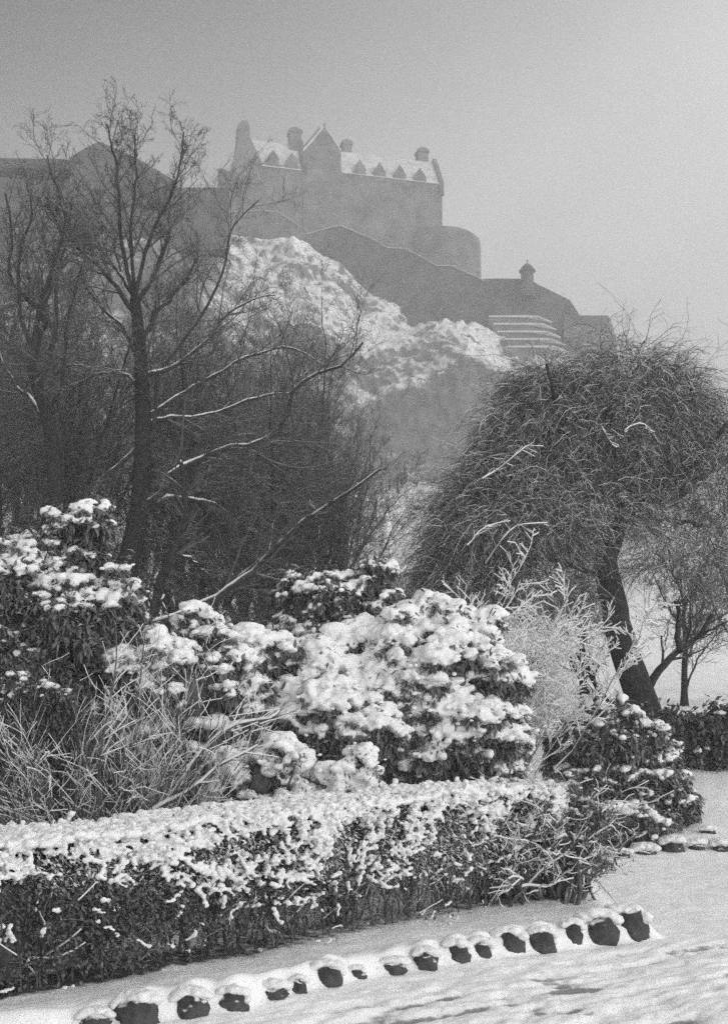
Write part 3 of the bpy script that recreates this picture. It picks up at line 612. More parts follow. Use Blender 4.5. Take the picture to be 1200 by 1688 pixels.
# ------------------------------------------------------------------ the clipped hedge
def hedge():
    g = np.random.default_rng(31); 
    x0, x1 = -2.7, 1.5
    A = np.array([x0, 7.4+.9*x0]); B = np.array([x1, 7.4+.9*x1]); Lh = np.linalg.norm(B-A); u = (B-A)/Lh; nb = np.array([-u[1], u[0]]); Wd = .58
    root = thing('hedge', (*(A+B)/2+nb*Wd/2, 0.05), 'long clipped hedge with a white snow top running across the foreground', 'hedge')
    def wpt(s, w_, z): return np.stack([A[0]+u[0]*s+nb[0]*w_, A[1]+u[1]*s+nb[1]*w_, z], -1)
    def hh(s): return np.interp(s/Lh, [0, .3, .65, 1], [.80, .80, .87, .90])+.07*(fbm(np.stack([s*2.5, 0*s, 0*s], -1), 3)-.5)
    def fr_(s): return s/Lh
    def ins(s, z): return .13*(fbm(np.stack([s*3, z*4, 0*s], -1), 3)-.5)*2
    lf = MB(); n = 120000
    s = g.uniform(0, Lh, n); z = g.uniform(0, 1, n)**.75; w_ = g.beta(.6, .6, n); h = hh(s); t = fr_(s)
    # thin out low down towards the right
    dens = np.where(z < .5, np.interp(t, [0, .35, .55, .9, 1], [1, 1, .5, .28, .2])*np.interp(z, [0, .18, .45], [.25, .45, 1]), 1)
    dens = np.where((z < .3), dens*np.interp(t, [0, .4, .6], [1, .9, .5]), dens)
    dens *= .35+1.1*sst(.35, .55, fbm(np.stack([s*6, w_*3, z*6], -1), 2))
    k = g.random(n) < dens; s, z, w_, h = s[k], z[k], w_[k], h[k]
    p = wpt(s, .03+w_*(Wd-.06)+ins(s, z), z*h+.05)
    D = nrm(g.normal(size=p.shape)+np.array([0, 0, .3])-np.array([nb[0], nb[1], 0])*((w_ < .3)*.8)[:, None])
    leaves(lf, p, D, g.uniform(.02, .045, len(p)), g.uniform(.010, .02, len(p)), .3, g)
    zf = z; reach = np.interp(fr_(s), [0, .25, .45, .7, 1], [.45, .42, .7, .9, 1.0])
    catch = sst(1.0, .2, (1-zf)/reach)*1.05-.15+.5*(fbm(np.stack([s*4, w_*2, z*5], -1), 3)-.5)
    lf.build('foliage', HLEAF, root, attrs={'catch': np.repeat(catch, 6)})
    # dark close-grown heart
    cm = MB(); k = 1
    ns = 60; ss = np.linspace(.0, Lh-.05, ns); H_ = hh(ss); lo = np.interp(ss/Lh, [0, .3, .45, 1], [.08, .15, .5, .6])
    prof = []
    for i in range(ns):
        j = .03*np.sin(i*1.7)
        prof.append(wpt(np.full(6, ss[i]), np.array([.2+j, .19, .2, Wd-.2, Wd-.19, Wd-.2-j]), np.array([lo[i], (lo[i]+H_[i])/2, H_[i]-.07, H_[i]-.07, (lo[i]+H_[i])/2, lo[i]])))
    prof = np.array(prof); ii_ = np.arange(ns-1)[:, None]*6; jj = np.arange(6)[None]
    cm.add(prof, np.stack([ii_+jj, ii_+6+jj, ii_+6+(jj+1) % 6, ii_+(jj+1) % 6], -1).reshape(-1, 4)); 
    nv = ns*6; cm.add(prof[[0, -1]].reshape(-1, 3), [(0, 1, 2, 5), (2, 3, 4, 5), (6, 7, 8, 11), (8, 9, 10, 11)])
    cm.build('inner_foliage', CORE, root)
    # stems
    st = MB(); ns = 260; s = g.uniform(0.02, Lh-.02, ns); b = wpt(s, g.uniform(.12, Wd-.12, ns), 0*s+.02)
    lean = g.normal(0, .16, (ns, 3))*[1, 1, 0]+np.array([0, 0, 1.])
    d = nrm(lean); pts = [b]; ln = g.uniform(.5, .85, ns)
    for q_ in range(7): d = nrm(d+g.normal(0, .16, d.shape)+[0, 0, .05]); pts.append(pts[-1]+d*(ln/7)[:, None])
    Pt = np.stack(pts, 1); R = np.linspace(1, .4, 8)[None]*g.uniform(.005, .012, ns)[:, None]
    tubes(st, Pt, R, 5); c1, r1 = spawn(Pt, R, 7, .15, .95, 38, .45, 5, .18, (0, 0, .05), g=g, rmin=.0018); tubes(st, c1, r1, 4)
    c2, r2 = spawn(c1, r1, 3, .2, .95, 42, .6, 4, .2, (0, 0, .0), g=g, rmin=.0013); tubes(st, c2, r2, 3)
    # diagonal light branches leaning out of the front
    st.build('stem', STEM, root)
    # snow: a loaf along the top, spilling pads over the front shoulder
    sm = MB()
    n = 3800; s = g.uniform(0, Lh, n); w_ = g.uniform(-.02, Wd+.02, n); h = hh(s)
    c = wpt(s, w_, h+.05+.03*(fbm(np.stack([s*9, w_*9, 0*s], -1), 2)-.5)+g.normal(0, .007, n)); sz = g.uniform(.014, .036, n)
    blobs(sm, c, np.stack([sz*1.2, sz, sz*.75], 1), ICO1, .3, g)
    n = 9000; s = g.uniform(0, Lh, n); zf = g.random(n); h = hh(s); t = fr_(s)
    back = g.random(n) < .25
    reach = np.interp(t, [0, .25, .45, .7, 1], [.38, .34, .62, .8, .9])
    pr = sst(1.0, .25, (1-zf)/reach)*.85; nz = fbm(np.stack([s*5, 0*s+back*9, zf*5], -1), 3)
    pr *= sst(.42, .58, nz+.22*sst(.75, 1, zf))
    pr = np.maximum(pr, (nz > .66)*.12)
    k = g.random(n) < pr*.9+.012; s, zf, h, back = s[k], zf[k], h[k], back[k]
    c = wpt(s, np.where(back, Wd+.01, -.01)+ins(s, zf)+g.normal(0, .02, len(s)), zf*h+.06); sz = g.uniform(.007, .022, len(s))*(.55+.6*zf)
    dl = nrm(g.normal(size=(len(c), 3))*[1, 1, .7]); rp = 5; off = np.linspace(-1, 1, rp)[None, :, None]*dl[:, None]*(sz*g.uniform(1.2, 3.2, len(c)))[:, None, None]
    c = (c[:, None]+off+g.normal(0, .004, (len(c), rp, 3))).reshape(-1, 3); sz = np.repeat(sz, rp)*g.uniform(.55, 1.1, len(c))
    blobs(sm, c, np.stack([sz*1.15, sz, sz*.85], 1), ICO1, .4, g)
    so = sm.build('snow_load', SNOW, root); remesh(so, .006, 1, .010, .02)
    # snow lying along the lower twigs
    s2 = MB(); i = g.random(len(c1)) < .22; tt = (c1[:, 0]-[A[0], A[1], 0])[:, :2]@u/Lh; i &= g.random(len(c1)) < np.interp(tt, [0, .4, .6, 1], [.12, .3, 1, 1])
    snow_on(s2, c1[i], r1[i], 1.3, .004, 5, g=g); i = g.random(len(c2)) < .10; snow_on(s2, c2[i], r2[i], 1.2, .004, 5, g=g)
    s2.build('twig_snow', SNOW, root)
    return root
hedge()

# ------------------------------------------------------------------ bare, many-stemmed shrubs
def fan_shrub(name, base, n0, spread, length, label, cat, seed, lean=(0, 0, 0), r0=.014, levels=((6, 34, .5, 6), (4, 38, .5, 5)), snow=(1.5, .006), keep=1.0, trop=(0, 0, .03), bm=None, extra=None, wander=.1, rmin=.002, group=None, snow0=True, flat=1.0, t00=.22):
    g = np.random.default_rng(seed); base = np.array(base, float); base[2] = gz(base[0], base[1])-.02
    root = thing(name, base, label, cat, group)
    az = g.uniform(0, 2*np.pi, n0); el = np.radians(spread)*np.sqrt(g.random(n0))
    d = np.stack([np.cos(az)*np.sin(el), np.sin(az)*np.sin(el)*flat, np.cos(el)], 1)+np.array(lean); d = nrm(d)
    ln = length*g.uniform(.6, 1.05, n0); pts = [base+g.normal(0, .13, (n0, 3))*[1, 1, 0]]
    for q_ in range(9): d = nrm(d+g.normal(0, wander, d.shape)+np.array(trop)); pts.append(pts[-1]+d*(ln/9)[:, None])
    Pt = np.stack(pts, 1); R = np.linspace(1, .3, 10)[None]*(r0*g.uniform(.6, 1.15, n0))[:, None]
    st = MB(); sn = MB(); tubes(st, Pt, R, 6); snow_on(sn, Pt[:, 3:], R[:, 3:], snow[0]*.85, snow[1]*.6, 6, keep, g)
    if extra:
        for e_, ra, rb in extra:
            lp, lr = limb(e_, ra, rb, 10, .006, 0, seed); tubes(st, lp, lr, 6); snow_on(sn, lp, lr, 1.0, .006, 6)
            c, r = spawn(lp, lr, 9, .25, .98, 35, .3, 6, .12, (0, 0, .05), g=g, rmin=rmin); tubes(st, c, r, 4); snow_on(sn, c, r, snow[0], snow[1], 5, .8, g)
    cp, cr_ = Pt, R
    for (m_, an, lf_, n_) in levels:
        cp, cr_ = spawn(cp, cr_, m_, t00, .97, an, lf_, n_, wander*1.3, trop, g=g, rmin=rmin, fade=.2); t00 = .15
        ok = cp[:, :, 2].min(1) > base[2]+.05; cp, cr_ = cp[ok], cr_[ok]
        tubes(st, cp, cr_, 4); snow_on(sn, cp, cr_, snow[0], snow[1], 5, keep, g)
    st.build('branches', bm or STEM, root)
    if snow[0] > 0: sn.build('snow_load', SNOW, root)
    return root
fan_shrub('twiggy_shrub', P(200, 1400, 8.6), 46, 52, 1.75, 'bare arching twiggy shrub at left behind the hedge, twigs outlined in snow', 'shrub', 41, lean=(.22, 0, 0), r0=.009, rmin=.0014, levels=((8, 32, .45, 7), (5, 38, .45, 5)), snow=(1.15, .0026), keep=.5, wander=.09,
          extra=[(PP([(205, 1385), (240, 1345), (275, 1325), (320, 1300), (360, 1262), (400, 1245), (425, 1228)], 8.1), .014, .006), (PP([(260, 1350), (330, 1240), (380, 1200), (440, 1185), (462, 1172)], 8.4), .012, .006), (PP([(160, 1400), (165, 1250), (185, 1120), (190, 1030)], 8.3), .011, .004), (PP([(150, 1400), (170, 1250), (225, 1160), (240, 1040)], 8.4), .012, .004)])
fan_shrub('twiggy_shrub', P(60, 1400, 8.8), 50, 60, 1.5, 'shadowed twiggy shrub at the far left edge with little snow', 'shrub', 42, r0=.009, rmin=.0014, levels=((8, 32, .45, 7), (5, 38, .45, 5)), snow=(1.1, .0022), keep=.3, wander=.1)
evergreen('dark_shrub', lobes_px([(40, 1210, 110, 80), (30, 1290, 130, 80), (130, 1310, 90, 60), (-80, 1250, 100, 120), (220, 1330, 80, 45)], 9.4, rng),
          'dark leafy shrub behind the left part of the hedge', 'shrub', 43, spacing=.1, cap=.03, snow_lo=.5, snow_hi=1.2, lm=LEAFD, leafL=.06, leafW=.018, fill=22)
fan_shrub('snow_laden_bush', P(795, 1245, 13.0), 14, 31, 2.65, 'leafless bush thickly outlined in white snow left of the dark leaning trunk', 'bush', 44, lean=(.36, 0, .0), r0=.017, levels=((9, 36, .34, 7), (7, 46, .42, 5), (4, 45, .5, 4)), snow=(1.6, .0055), t00=.5, trop=(0, 0, .05), wander=.07)
fan_shrub('hedge_end_bush', (1.5, 8.9, 0), 22, 44, .95, 'open twiggy bush with pale twisted stems ending the hedge at right', 'bush', 45, r0=.013, levels=((7, 40, .5, 6), (5, 45, .5, 5)), snow=(1.2, .003), keep=.55, wander=.2)
fan_shrub('hedge_end_bush', (1.12, 8.62, 0), 18, 38, .95, 'tangled snowy bush filling the hedge end beside the open twiggy one', 'bush', 46, r0=.013, levels=((7, 40, .5, 6), (5, 45, .5, 5)), snow=(1.2, .0035), keep=.6, wander=.2)
for (px, py, hw, hh_, d, lab, sd) in [(905, 1335, 80, 34, 8.75, 'snowy leaf canopy shrub over the twiggy right end of the hedge', 47)]:
    evergreen('privet_shrub', lobes_px([(px-20, py, hw*.8, hh_), (px+48, py+10, hw*.62, hh_), (px+62, py+62, hw*.4, hh_*1.1), (px+25, py+85, hw*.6, hh_), (px-60, py+8, hw*.6, hh_), (px+10, py+45, hw*.75, hh_*.8)], d, rng),
              lab, 'shrub', sd, spacing=.042, cap=.02, snow_lo=-1., snow_hi=-.2, amount=1, leafL=.035, leafW=.014, nleaf=7, fill=5, vox=.0085, fullcore=.3, patch=.6, cl=(.1, .035, .07))

# ------------------------------------------------------------------ bare trees
def tree(name, limbs, label, cat, seed, base, levels, twig_r=.004, bark=None, tw=None, group=None, trop=(0, 0, .02), first=None, snow=0):
    """limbs: list of (points, r0, r1, spawn?)"""
    g = np.random.default_rng(seed); root = thing(name, base, label, cat, group)
    tk = MB(); lb = MB(); tg = MB(); seeds = []; sn = MB()
    for i, (pts, r0, r1, sp) in enumerate(limbs):
        lp, lr = limb(pts, r0, r1, 18, .02*(i > 0), (g.uniform(-1.2, 1.6) if i > 0 else 0), seed+i)
        if i == 0: lr[0][:3] *= [1.45, 1.2, 1.06]
        tubes(tk if i == 0 else lb, lp, lr, 10)
        if snow and i > 0: snow_on(sn, lp, lr, .5*snow, .002, 6)
        if sp: seeds.append((lp, lr, sp))
    tk.build('trunk', bark or BARK, root)
    if lb.v: lb.build('limbs', bark or BARKW, root)
    if snow: sn.build('limb_snow', SNOW, root)
    for lp, lr, sp in seeds:
        cp, cr_ = lp, lr
        for li, (m_, t0, an, lf_, n_, wd) in enumerate(levels):
            cp, cr_ = spawn(cp, cr_, int(m_*sp) if li == 0 else m_, t0, .98, an, lf_, n_, wd, trop, g=g, rmin=twig_r, rf=.5)
            tubes(tg, cp, cr_, 5 if li == 0 else 3)
    tg.build('twigs', tw or TWIG, root)
    return root
D_ = 20.0
def base_at(px, d):
    x = (px-600)/F*d; return np.array([x, d, gz(x, d)-.05])
def from_ground(px, lst, d): return np.vstack([base_at(px, d), PP(lst, d)])
LV = ((18, .18, 42, .42, 10, .12), (9, .1, 44, .52, 8, .17), (7, .12, 45, .55, 6, .2))
tree('bare_tree', [
    (from_ground(200, [(205, 1000), (213, 920), (228, 850), (235, 760), (236, 680), (232, 600), (228, 540), (222, 490)], 20), .22, .085, 0),
    (PP([(222, 492), (190, 440), (160, 380), (142, 320), (132, 250)], 20), .042, .010, 1),
    (PP([(222, 492), (205, 430), (192, 340), (186, 270), (184, 225)], 20), .042, .010, 1),
    (PP([(222, 492), (238, 430), (258, 380), (284, 335), (302, 280), (308, 240)], 20), .038, .009, 1),
    (PP([(224, 495), (218, 420), (219, 350), (226, 300), (234, 255)], 20), .035, .009, 1),
    (PP([(224, 500), (250, 440), (268, 370), (265, 320), (272, 280)], 20), .05, .012, 1),
    (PP([(226, 520), (180, 470), (120, 425), (95, 370)], 20), .05, .012, 1),
    (PP([(238, 700), (264, 676), (320, 668), (360, 655), (420, 625), (480, 615)], 20), .05, .014, 1),
    (PP([(240, 750), (256, 690), (262, 620), (290, 555), (325, 500), (355, 445), (372, 390), (378, 348), (420, 295)], 20), .042, .010, 1),
    (PP([(236, 560), (262, 520), (300, 480), (330, 420)], 20), .05, .014, 1),
    (PP([(232, 600), (206, 548), (165, 505), (140, 450), (146, 390)], 20), .04, .01, 1),
    (PP([(238, 620), (282, 600), (330, 560), (362, 505), (402, 462), (445, 440)], 20), .045, .01, 1),
    (PP([(238, 690), (292, 645), (340, 604), (400, 566), (470, 548), (540, 575)], 20), .04, .01, 1),
    (PP([(230, 838), (268, 820), (290, 782), (340, 765), (385, 745), (430, 745), (478, 712), (492, 665), (520, 640), (580, 622), (605, 588)], 20), .07, .016, 1.2),
    (PP([(228, 850), (275, 820), (320, 822), (345, 825), (378, 852)], 20), .06, .015, .6),
    (PP([(234, 730), (190, 770), (155, 802), (162, 832)], 20), .045, .015, .6),
    (PP([(236, 640), (190, 610), (130, 600), (70, 606)], 20), .04, .012, .8)],
    'tall bare tree with thick dark trunk and snow-lined limbs left of centre', 'tree', 51, base_at(200, 20), LV, .0034, snow=1)
tree('bare_tree', [
    (from_ground(105, [(100, 960), (96, 880), (92, 800), (82, 700), (62, 640), (52, 600)], 19), .17, .085, 0),
    (PP([(52, 602), (60, 545), (70, 520), (50, 485), (12, 450), (8, 390), (-10, 300)], 19), .06, .015, 1),
    (PP([(54, 600), (66, 500), (92, 420), (104, 350), (84, 290), (60, 230)], 19), .055, .01, 1.2),
    (PP([(58, 590), (30, 520), (34, 430), (52, 350), (40, 290)], 19), .04, .01, 1),
    (PP([(78, 690), (120, 640), (140, 560), (170, 480)], 19), .035, .01, 1),
    (PP([(62, 640), (90, 560), (88, 470), (100, 400), (124, 340)], 19), .05, .012, 1),
    (PP([(82, 700), (40, 650), (-10, 600), (-60, 520)], 19), .05, .015, 1),
    (PP([(66, 650), (100, 608), (150, 600), (205, 615)], 19), .03, .01, .7)],
    'slim crooked bare tree standing against the left edge', 'tree', 52, base_at(105, 19), LV, .0034)
tree('leaning_tree', [
    (np.vstack([base_at(225, 18), PP([(240, 1040), (255, 1005), (263, 972)], 18)]), .10, .08, 0),
    (PP([(262, 975), (268, 955), (292, 928), (318, 882), (326, 838), (320, 790)], 18), .085, .03, 1),
    (PP([(246, 1030), (290, 1010), (340, 980), (390, 940), (430, 902), (500, 845), (560, 800), (625, 755)], 18), .07, .018, 1.6),
    (PP([(262, 975), (272, 1000), (285, 1018)], 18), .03, .012, 0),
    (PP([(300, 918), (320, 930), (345, 960)], 18), .03, .01, .4)],
    'low leaning tree with two curved snow-edged limbs in front of the tall trunk', 'tree', 53, base_at(225, 18), ((12, .3, 40, .35, 7, .1), (5, .2, 40, .5, 6, .13), (3, .2, 40, .5, 5, .14)), .004, bark=BARKW, snow=1)

def auto_tree(name, px, d, top, label, seed, spread=24, nl=9, width=1.0, group=None, twr=.0038, lv=None, tw=None, lean=0.0):
    g = np.random.default_rng(seed); b = base_at(px, d); ht = P(px, top, d)[2]-b[2]
    tpts = np.array([b+np.array([lean*t*t*ht+g.normal(0, .012)*ht*t, g.normal(0, .02)*ht*t, ht*.55*t]) for t in np.linspace(0, 1, 6)])
    L_ = [(tpts, ht*.011+.03, ht*.006+.012, 0)]
    for k in range(nl):
        t = g.uniform(.12, 1); i = min(int(t*5), 4); s_ = tpts[i]+(tpts[i+1]-tpts[i])*(t*5-i); az = g.uniform(0, 2*np.pi) ; el = np.radians(g.uniform(.35, 1)*spread)
        dr = np.array([np.cos(az)*np.sin(el)*width, np.sin(az)*np.sin(el), np.cos(el)]); ln = ht*g.uniform(.42, .62)*(1.05-.25*t)
        pts = [s_]
        for q_ in range(5): dr = nrm(dr+g.normal(0, .13, 3)+[lean*.3, 0, .06]); pts.append(pts[-1]+dr*ln/5)
        L_.append((np.array(pts), (ht*.0035+.010), .006, 1))
    return tree(name, L_, label, 'tree', seed, b, lv or ((15, .1, 40, .45, 9, .12), (9, .1, 44, .55, 7, .17), (7, .12, 45, .58, 5, .2)), twr, tw=tw or TWIG, group=group)
GB = 'bare trees massed behind the left limbs'
auto_tree('bare_tree', 405, 26, 440, 'upright bare tree with dark stem behind the long left limbs', 61, 26, 11, group=GB)
auto_tree('bare_tree', 300, 30, 400, 'bare tree seen through the tall trunk tree, its crown below the curtain wall', 62, 26, 11, group=GB)
auto_tree('bare_tree', 490, 28, 510, 'bare tree whose twigs spread in front of the snowy crag', 63, 30, 11, group=GB)
auto_tree('bare_tree', 570, 25, 640, 'rightmost of the bare trees massed at left, lower and rounder', 64, 34, 11, group=GB)
auto_tree('bare_tree', 150, 28, 330, 'bare tree between the two left trunks', 65, 26, 11, group=GB)
auto_tree('bare_tree', 20, 26, 330, 'bare tree behind the crooked one at the left edge', 66, 28, 11, group=GB)
auto_tree('bare_tree', -80, 23, 380, 'bare tree reaching in from outside the left edge', 67, 30, 9, group=GB)
auto_tree('young_tree', 450, 22, 760, 'low bare sapling just above the central snowy shrubs', 68, 34, 9, group=GB)
auto_tree('young_tree', 350, 23, 700, 'low bare sapling beneath the long horizontal limb', 69, 34, 9, group=GB)
auto_tree('young_tree', 660, 24, 880, 'thin bare sapling in the hazy gap at centre', 70, 38, 6, width=1.2, twr=.0034, lv=((7, .1, 34, .42, 7, .09), (4, .1, 36, .5, 5, .12)))
auto_tree('bare_tree', 235, 34, 430, 'far bare tree just right of the tall dark trunk, blurred by haze', 75, 30, 9, group=GB)
auto_tree('bare_tree', 70, 33, 400, 'far bare tree between the crooked trunk and the tall one', 76, 30, 8, group=GB)
auto_tree('bare_tree', 430, 34, 520, 'far hazy bare tree behind the upright dark stem', 77, 32, 12, group=GB)
auto_tree('bare_tree', 530, 36, 600, 'far hazy bare tree nearest the snowy crag foot', 78, 34, 12, group=GB)
auto_tree('bare_tree', 340, 21, 560, 'wide low bare tree filling the space above the leaning limbs', 79, 40, 10, group=GB)
auto_tree('bare_tree', -20, 36, 420, 'far bare tree at the left edge, faint in the haze', 80, 32, 11, group=GB)
auto_tree('bare_tree', 110, 22, 400, 'dark bare tree filling the gap between the two left trunks', 81, 34, 9, group=GB)
auto_tree('bare_tree', 280, 23, 470, 'dark bare tree close behind the tall trunk on its right', 82, 32, 9, group=GB)
auto_tree('bare_tree', 460, 23, 570, 'broad dark bare tree behind the end of the longest snowy limb', 83, 38, 8, group=GB)
auto_tree('bare_tree', 0, 21, 480, 'dark bare tree low at the left edge behind the rhododendron', 84, 36, 10, group=GB)
auto_tree('bare_tree', 530, 22, 740, 'round low bare tree above the dark spiky rhododendron', 85, 42, 7, group=GB)
GR = 'bare trees in the haze at right'
auto_tree('bare_tree', 1128, 24, 830, 'twiggy bare tree under the weeping crown at right', 71, 36, 9, group=GR)
auto_tree('bare_tree', 1215, 27, 760, 'pale bare tree at the right edge in the haze', 72, 34, 9, group=GR)
auto_tree('young_tree', 1092, 34, 1000, 'thin pale sapling on the bright snow right of the dark trunk', 73, 30, 5, group=GR, twr=.0034, lv=((6, .1, 34, .42, 6, .09), (3, .1, 36, .5, 5, .12)))
auto_tree('bare_tree', 960, 23, 900, 'bare tree just left of the dark leaning trunk', 74, 36, 8, group=GR)

# ------------------------------------------------------------------ the weeping tree
def weeping():
    g = np.random.default_rng(81); d0 = 17.0; b = base_at(1078, d0)
    root = thing('weeping_tree', b, 'dome-crowned weeping tree with dark leaning trunk and drooping frosted twigs', 'tree')
    tk = MB(); lp, lr = limb(np.vstack([b, PP([(1068, 1190), (1045, 1130), (1025, 1060), (1012, 1000), (1000, 950), (998, 905)], d0)]), .25, .17, 18, .012); lr[0][:3] *= [1.35, 1.15, 1.05]
    tubes(tk, lp, lr, 14); tk.build('trunk', BARKD, root)
    lb = MB()
    Ls = [([(998, 925), (1010, 880), (1050, 848), (1100, 822), (1150, 780), (1210, 740)], .13, .05, .2), ([(1000, 920), (985, 860), (960, 790), (945, 720), (960, 660)], .12, .012, -.3), ([(1010, 880), (1040, 800), (1050, 720), (1030, 670), (1015, 630)], .10, .012, .8),
          ([(990, 880), (940, 840), (890, 830), (840, 850)], .08, .03, -1.0), ([(985, 850), (930, 780), (880, 740), (830, 740)], .07, .025, .6), ([(1050, 850), (1100, 780), (1120, 700), (1100, 650)], .08, .012, -.8),
          ([(1060, 845), (1130, 850), (1200, 845)], .06, .025, 1.2), ([(960, 790), (900, 700), (880, 640)], .05, .02, -1.2), ([(1012, 990), (985, 940), (930, 900), (870, 900)], .06, .02, 1.4), ([(1040, 800), (1090, 740), (1160, 660)], .06, .02, 1.6), ([(1050, 850), (1110, 800), (1180, 700), (1230, 640)], .06, .012, -1.4)]
    for pts, r0, r1, dp in Ls: p_, r_ = limb(PP(pts, d0), r0, r1, 14, .03, dp, 5); tubes(lb, p_, r_, 8)
    # low limbs from the base
    for pts, r0, r1, dp in [([(1062, 1165), (1078, 1125), (1105, 1095), (1130, 1070), (1165, 1045), (1190, 1010)], .07, .03, .4), ([(1122, 1075), (1118, 1040), (1128, 1010), (1122, 980)], .05, .025, .4), ([(1000, 1185), (990, 1150), (970, 1110), (966, 1080)], .06, .04, 1.0), ([(1020, 1170), (1000, 1140), (985, 1100), (975, 1070)], .045, .03, 1.2)]:
        p_, r_ = limb(PP(pts, d0), r0, r1, 14, .01, dp, 6); tubes(lb, p_, r_, 8)
        c, r = spawn(p_, r_, 6, .4, .95, 35, .5, 7, .1, (0, 0, .05), g=g, rmin=.004); tubes(lb, c, r, 4); c, r = spawn(c, r, 6, .2, .95, 35, .5, 6, .1, (0, 0, .05), g=g, rmin=.004); tubes(lb, c, r, 3)
    lb.build('limbs', BARKD, root)
    # crown: arching strands that rise inside the domes, turn over and hang
    domes = [((1022, 722), 135, 165, 0, 2700), ((850, 880), 130, 145, -.2, 2200), ((1175, 805), 165, 140, .2, 1900), ((895, 760), 110, 150, .1, 2000), ((960, 860), 120, 100, -.6, 450), ((770, 975), 85, 110, .1, 1700), ((800, 860), 75, 90, .0, 800), ((1075, 680), 105, 80, 0, 900), ((900, 650), 50, 55, 0, 500), ((870, 990), 110, 60, 0, 500), ((1130, 930), 110, 90, .3, 330)]
    tw = MB(); sn = MB()
    for (cc, rx, ry, dd, n) in domes:
        c = P(cc[0], cc[1], d0+dd); rx = rx/F*d0; rz = ry/F*d0; rr = np.array([rx, rx*.95, rz])
        v = nrm(g.normal(size=(n, 3))); v[:, 2] = np.abs(v[:, 2])*1.0-.3; v = nrm(v)
        s0 = c+v*rr*(g.uniform(.35, .93, (n, 1))**.7)
        d = nrm(v*[1, 1, .4]+[0, 0, .05]+g.normal(0, .38, v.shape)); ln = g.uniform(.3, .85, n)*np.where(g.random(n) < .15, 1.7, 1); pts = [s0]; K = 8
        for q_ in range(K): d = nrm(d+g.normal(0, .13, d.shape)+[0, 0, -.19]); pts.append(pts[-1]+d*(ln/K)[:, None])
        Pt = np.stack(pts, 1); R = np.linspace(.0044, .0017, K+1)[None]*g.uniform(.7, 1.3, (n, 1))
        ok = Pt[:, :, 2].min(1) > b[2]+.5; Pt, R = Pt[ok], R[ok]
        tubes(tw, Pt, R, 4); snow_on(sn, Pt, R, .85, .0010, 4, .24, g)
        c1, r1 = spawn(Pt, R, 7, .05, .97, 48, .32, 6, .17, (0, 0, -.16), g=g, rmin=.0016, rf=.7); tubes(tw, c1, r1, 3); snow_on(sn, c1, r1, .9, .0013, 4, .33, g)
        # wisps that stick out of the outline
        m_ = n//6; i = g.choice(len(Pt), m_); c2, r2 = spawn(Pt[i], R[i], 2, .2, .8, 55, .55, 7, .2, (0, 0, .04), g=g, rmin=.003); tubes(tw, c2, r2, 3)
    # a few heavily whitened branches on the outside
    for pts in [[(1035, 740), (1030, 715), (1042, 702), (1062, 698), (1075, 712)], [(800, 930), (815, 905), (835, 880), (860, 865), (900, 862)], [(795, 790), (830, 770), (860, 745), (880, 730)], [(990, 700), (1000, 725), (1015, 740)], [(770, 900), (800, 870), (840, 858)]]:
        p_, r_ = limb(PP(pts, d0-1.75), .011, .006, 10, .008); tubes(tw, p_, r_, 5); snow_on(sn, p_, r_, .9, .004, 5); c, r = spawn(p_, r_, 7, .1, .95, 50, .35, 5, .12, (0, 0, 0), g=g, rmin=.004); tubes(tw, c, r, 3); snow_on(sn, c, r, .9, .003, 4)
    tw.build('twigs', TWIGD, root); sn.build('twig_snow', SNOW, root)
weeping()

# ------------------------------------------------------------------ kerb stones
def stone(px, pyb, wpx, hpx, label, seed, group, long=1.0, capf=1.0):
    g = np.random.default_rng(seed); x, y = gxy(px, pyb); w_ = wpx/F*y; h = hpx/F*y
    zg = gz(x, y-.08); y2 = y+w_*.30
    root = thing('kerb_stone', (x, y2, zg), label, 'stone', group)
    iv, it = ICO3; jag = .42
    n = fbm(iv*1.6+seed*3.1, 4); V = iv*(1+jag*(n-.5)*2)[:, None]
    V = np.sign(V)*np.abs(V)**.97
    R_ = np.array([w_*.54, w_*.42, h*.8])*g.uniform(.92, 1.1, 3); V = V*R_; V += (fbm(V*30+seed, 3)-.5)[:, None]*.018
    V[:, 2] = np.maximum(V[:, 2], -h*.45)
    MB().add(V+np.array([x, y2, zg+h*.12]), None, it).build('rock', ROCK, root)
    # the pillow of snow on top and behind, with drips of snow at its front lip
    m_ = 30; C = []; S = []
    for k in range(m_):
        a_, r_ = g.uniform(0, 2*np.pi), math.sqrt(g.random()); qx, qy = r_*math.cos(a_)*1.0, abs(r_*math.sin(a_))*1.3-.42
        zt_ = math.sqrt(max(0, 1-(qx*.95)**2-(qy*.9)**2))
        C.append([x+qx*R_[0], y2+w_*.10+qy*R_[1], zg+h*.12+zt_**.6*R_[2]*.98+.012]); sz = w_*g.uniform(.15, .26)*capf; S.append([sz, sz, sz*.6])
    for k in range(7):
        t = g.uniform(-1, 1); C.append([x+t*R_[0]*1.0, y2+w_*.2+g.uniform(0, .1), zg+g.uniform(0, h*.5)]); sz = w_*g.uniform(.14, .26); S.append([sz, sz, sz*.7])
    sm = MB(); blobs(sm, np.array(C), np.array(S), ICO2, .3, g); so = sm.build('snow_cap', SNOW, root); remesh(so, .008, 2, .008, .03)
GK = 'kerb stones along the near path'
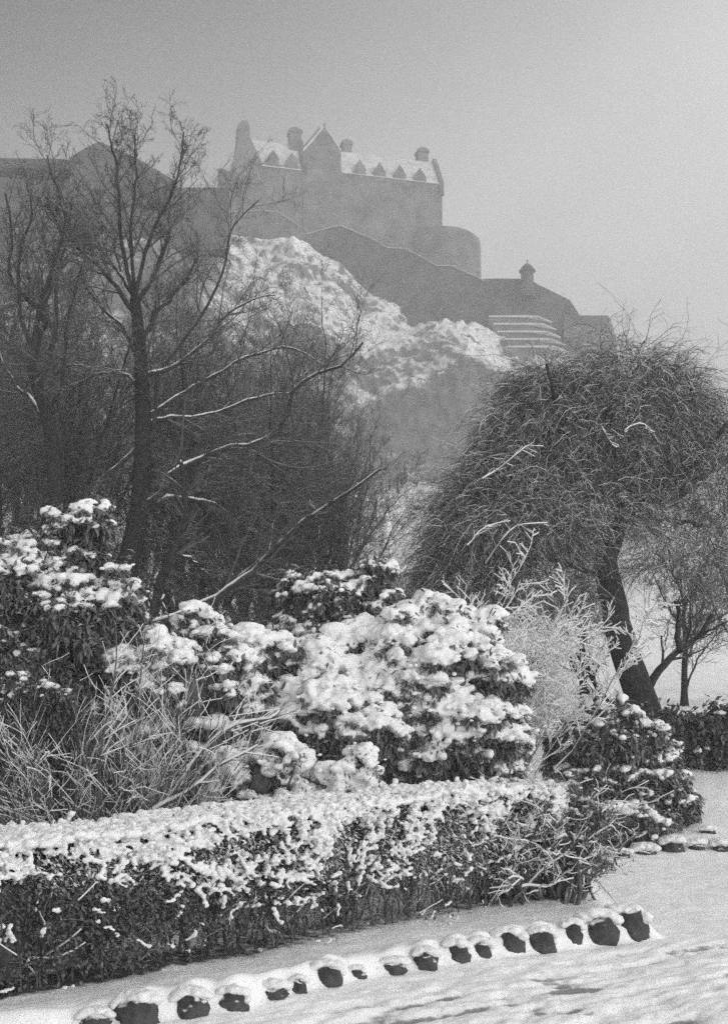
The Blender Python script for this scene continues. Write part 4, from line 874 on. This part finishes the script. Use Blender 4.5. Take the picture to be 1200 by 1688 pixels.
near = [(155, 1697, 46, 26, 'snow-hidden kerb stone at the bottom edge, leftmost of the row'), (222, 1692, 62, 44, 'peaked dark kerb stone nearest the bottom edge'), (311, 1679, 60, 36, 'triangular dark kerb stone third from the left'), (381, 1668, 46, 34, 'rounded kerb stone just left of the flat low one'), (447, 1652, 52, 24, 'flat low kerb stone with scalloped snow over it'), (492, 1642, 25, 28, 'narrow upright kerb stone squeezed beside the flat one'),
        (538, 1628, 46, 34, 'wedge-shaped kerb stone with a snow peak at its left'), (588, 1616, 28, 16, 'tiny kerb stone nearly buried in snow'), (650, 1606, 38, 20, 'small kerb stone right of the tiny buried one'), (702, 1599, 42, 28, 'ragged kerb stone with uneven snow lip, mid row'), (752, 1589, 42, 34, 'round dark kerb stone left of the snow-peaked one'), (793, 1583, 34, 34, 'round kerb stone under a small snow peak'),
        (841, 1576, 48, 40, 'large round dark kerb stone in the middle of the right half'), (895, 1571, 40, 38, 'square-shouldered kerb stone right of the large round one'), (945, 1561, 36, 44, 'tall leaning kerb stone beside the long end block'), (990, 1557, 58, 46, 'left half of the long jagged kerb block at the row end'), (1036, 1549, 60, 50, 'pointed kerb block ending the near row at right')]
for i, (px, pb, w_, h_, lab) in enumerate(near): stone(px, pb, w_, h_, lab, 200+i, GK)
GF = 'snow-capped stones along the far bed edge'
far = [(1028, 1418, 24, 14, 'small far stone left of the others under a snow pad'), (1066, 1412, 34, 14, 'far stone fully buried in a snow mound'), (1112, 1409, 32, 20, 'largest far stone with a tall snow pillow'), (1152, 1407, 26, 12, 'low far stone right of the tall-pillowed one'), (1194, 1408, 32, 14, 'far stone at the right edge of the picture'), (1170, 1394, 20, 12, 'small far stone set just behind the edge row')]
for i, (px, pb, w_, h_, lab) in enumerate(far): stone(px, pb, w_, h_, lab, 300+i, GF, capf=1.35)

# ------------------------------------------------------------------ the air
hz = bpy.data.materials.new('haze_air'); hz.use_nodes = True; t = hz.node_tree; t.nodes.clear()
pv = N(t, 'ShaderNodeVolumePrincipled', Density=HAZE, Anisotropy=.0); pv.inputs['Color'].default_value = (.62, .62, .62, 1); ho = N(t, 'ShaderNodeOutputMaterial'); t.links.new(pv.outputs[0], ho.inputs['Volume'])
def box(x0, y0, z0, x1, y1, z1):
    V = [(x0, y0, z0), (x1, y0, z0), (x1, y1, z0), (x0, y1, z0), (x0, y0, z1), (x1, y0, z1), (x1, y1, z1), (x0, y1, z1)]
    return MB().add(V, [(0, 3, 2, 1), (4, 5, 6, 7), (0, 1, 5, 4), (1, 2, 6, 5), (2, 3, 7, 6), (3, 0, 4, 7)])
gmax = float(np.abs(X).max()); ymax = float(ys[-1])
tag(box(-gmax-5, -45, -3, gmax+5, ymax+5, 122).build('haze', hz, None, False), 'thin winter haze filling the air up to the castle', 'haze', kind='stuff')
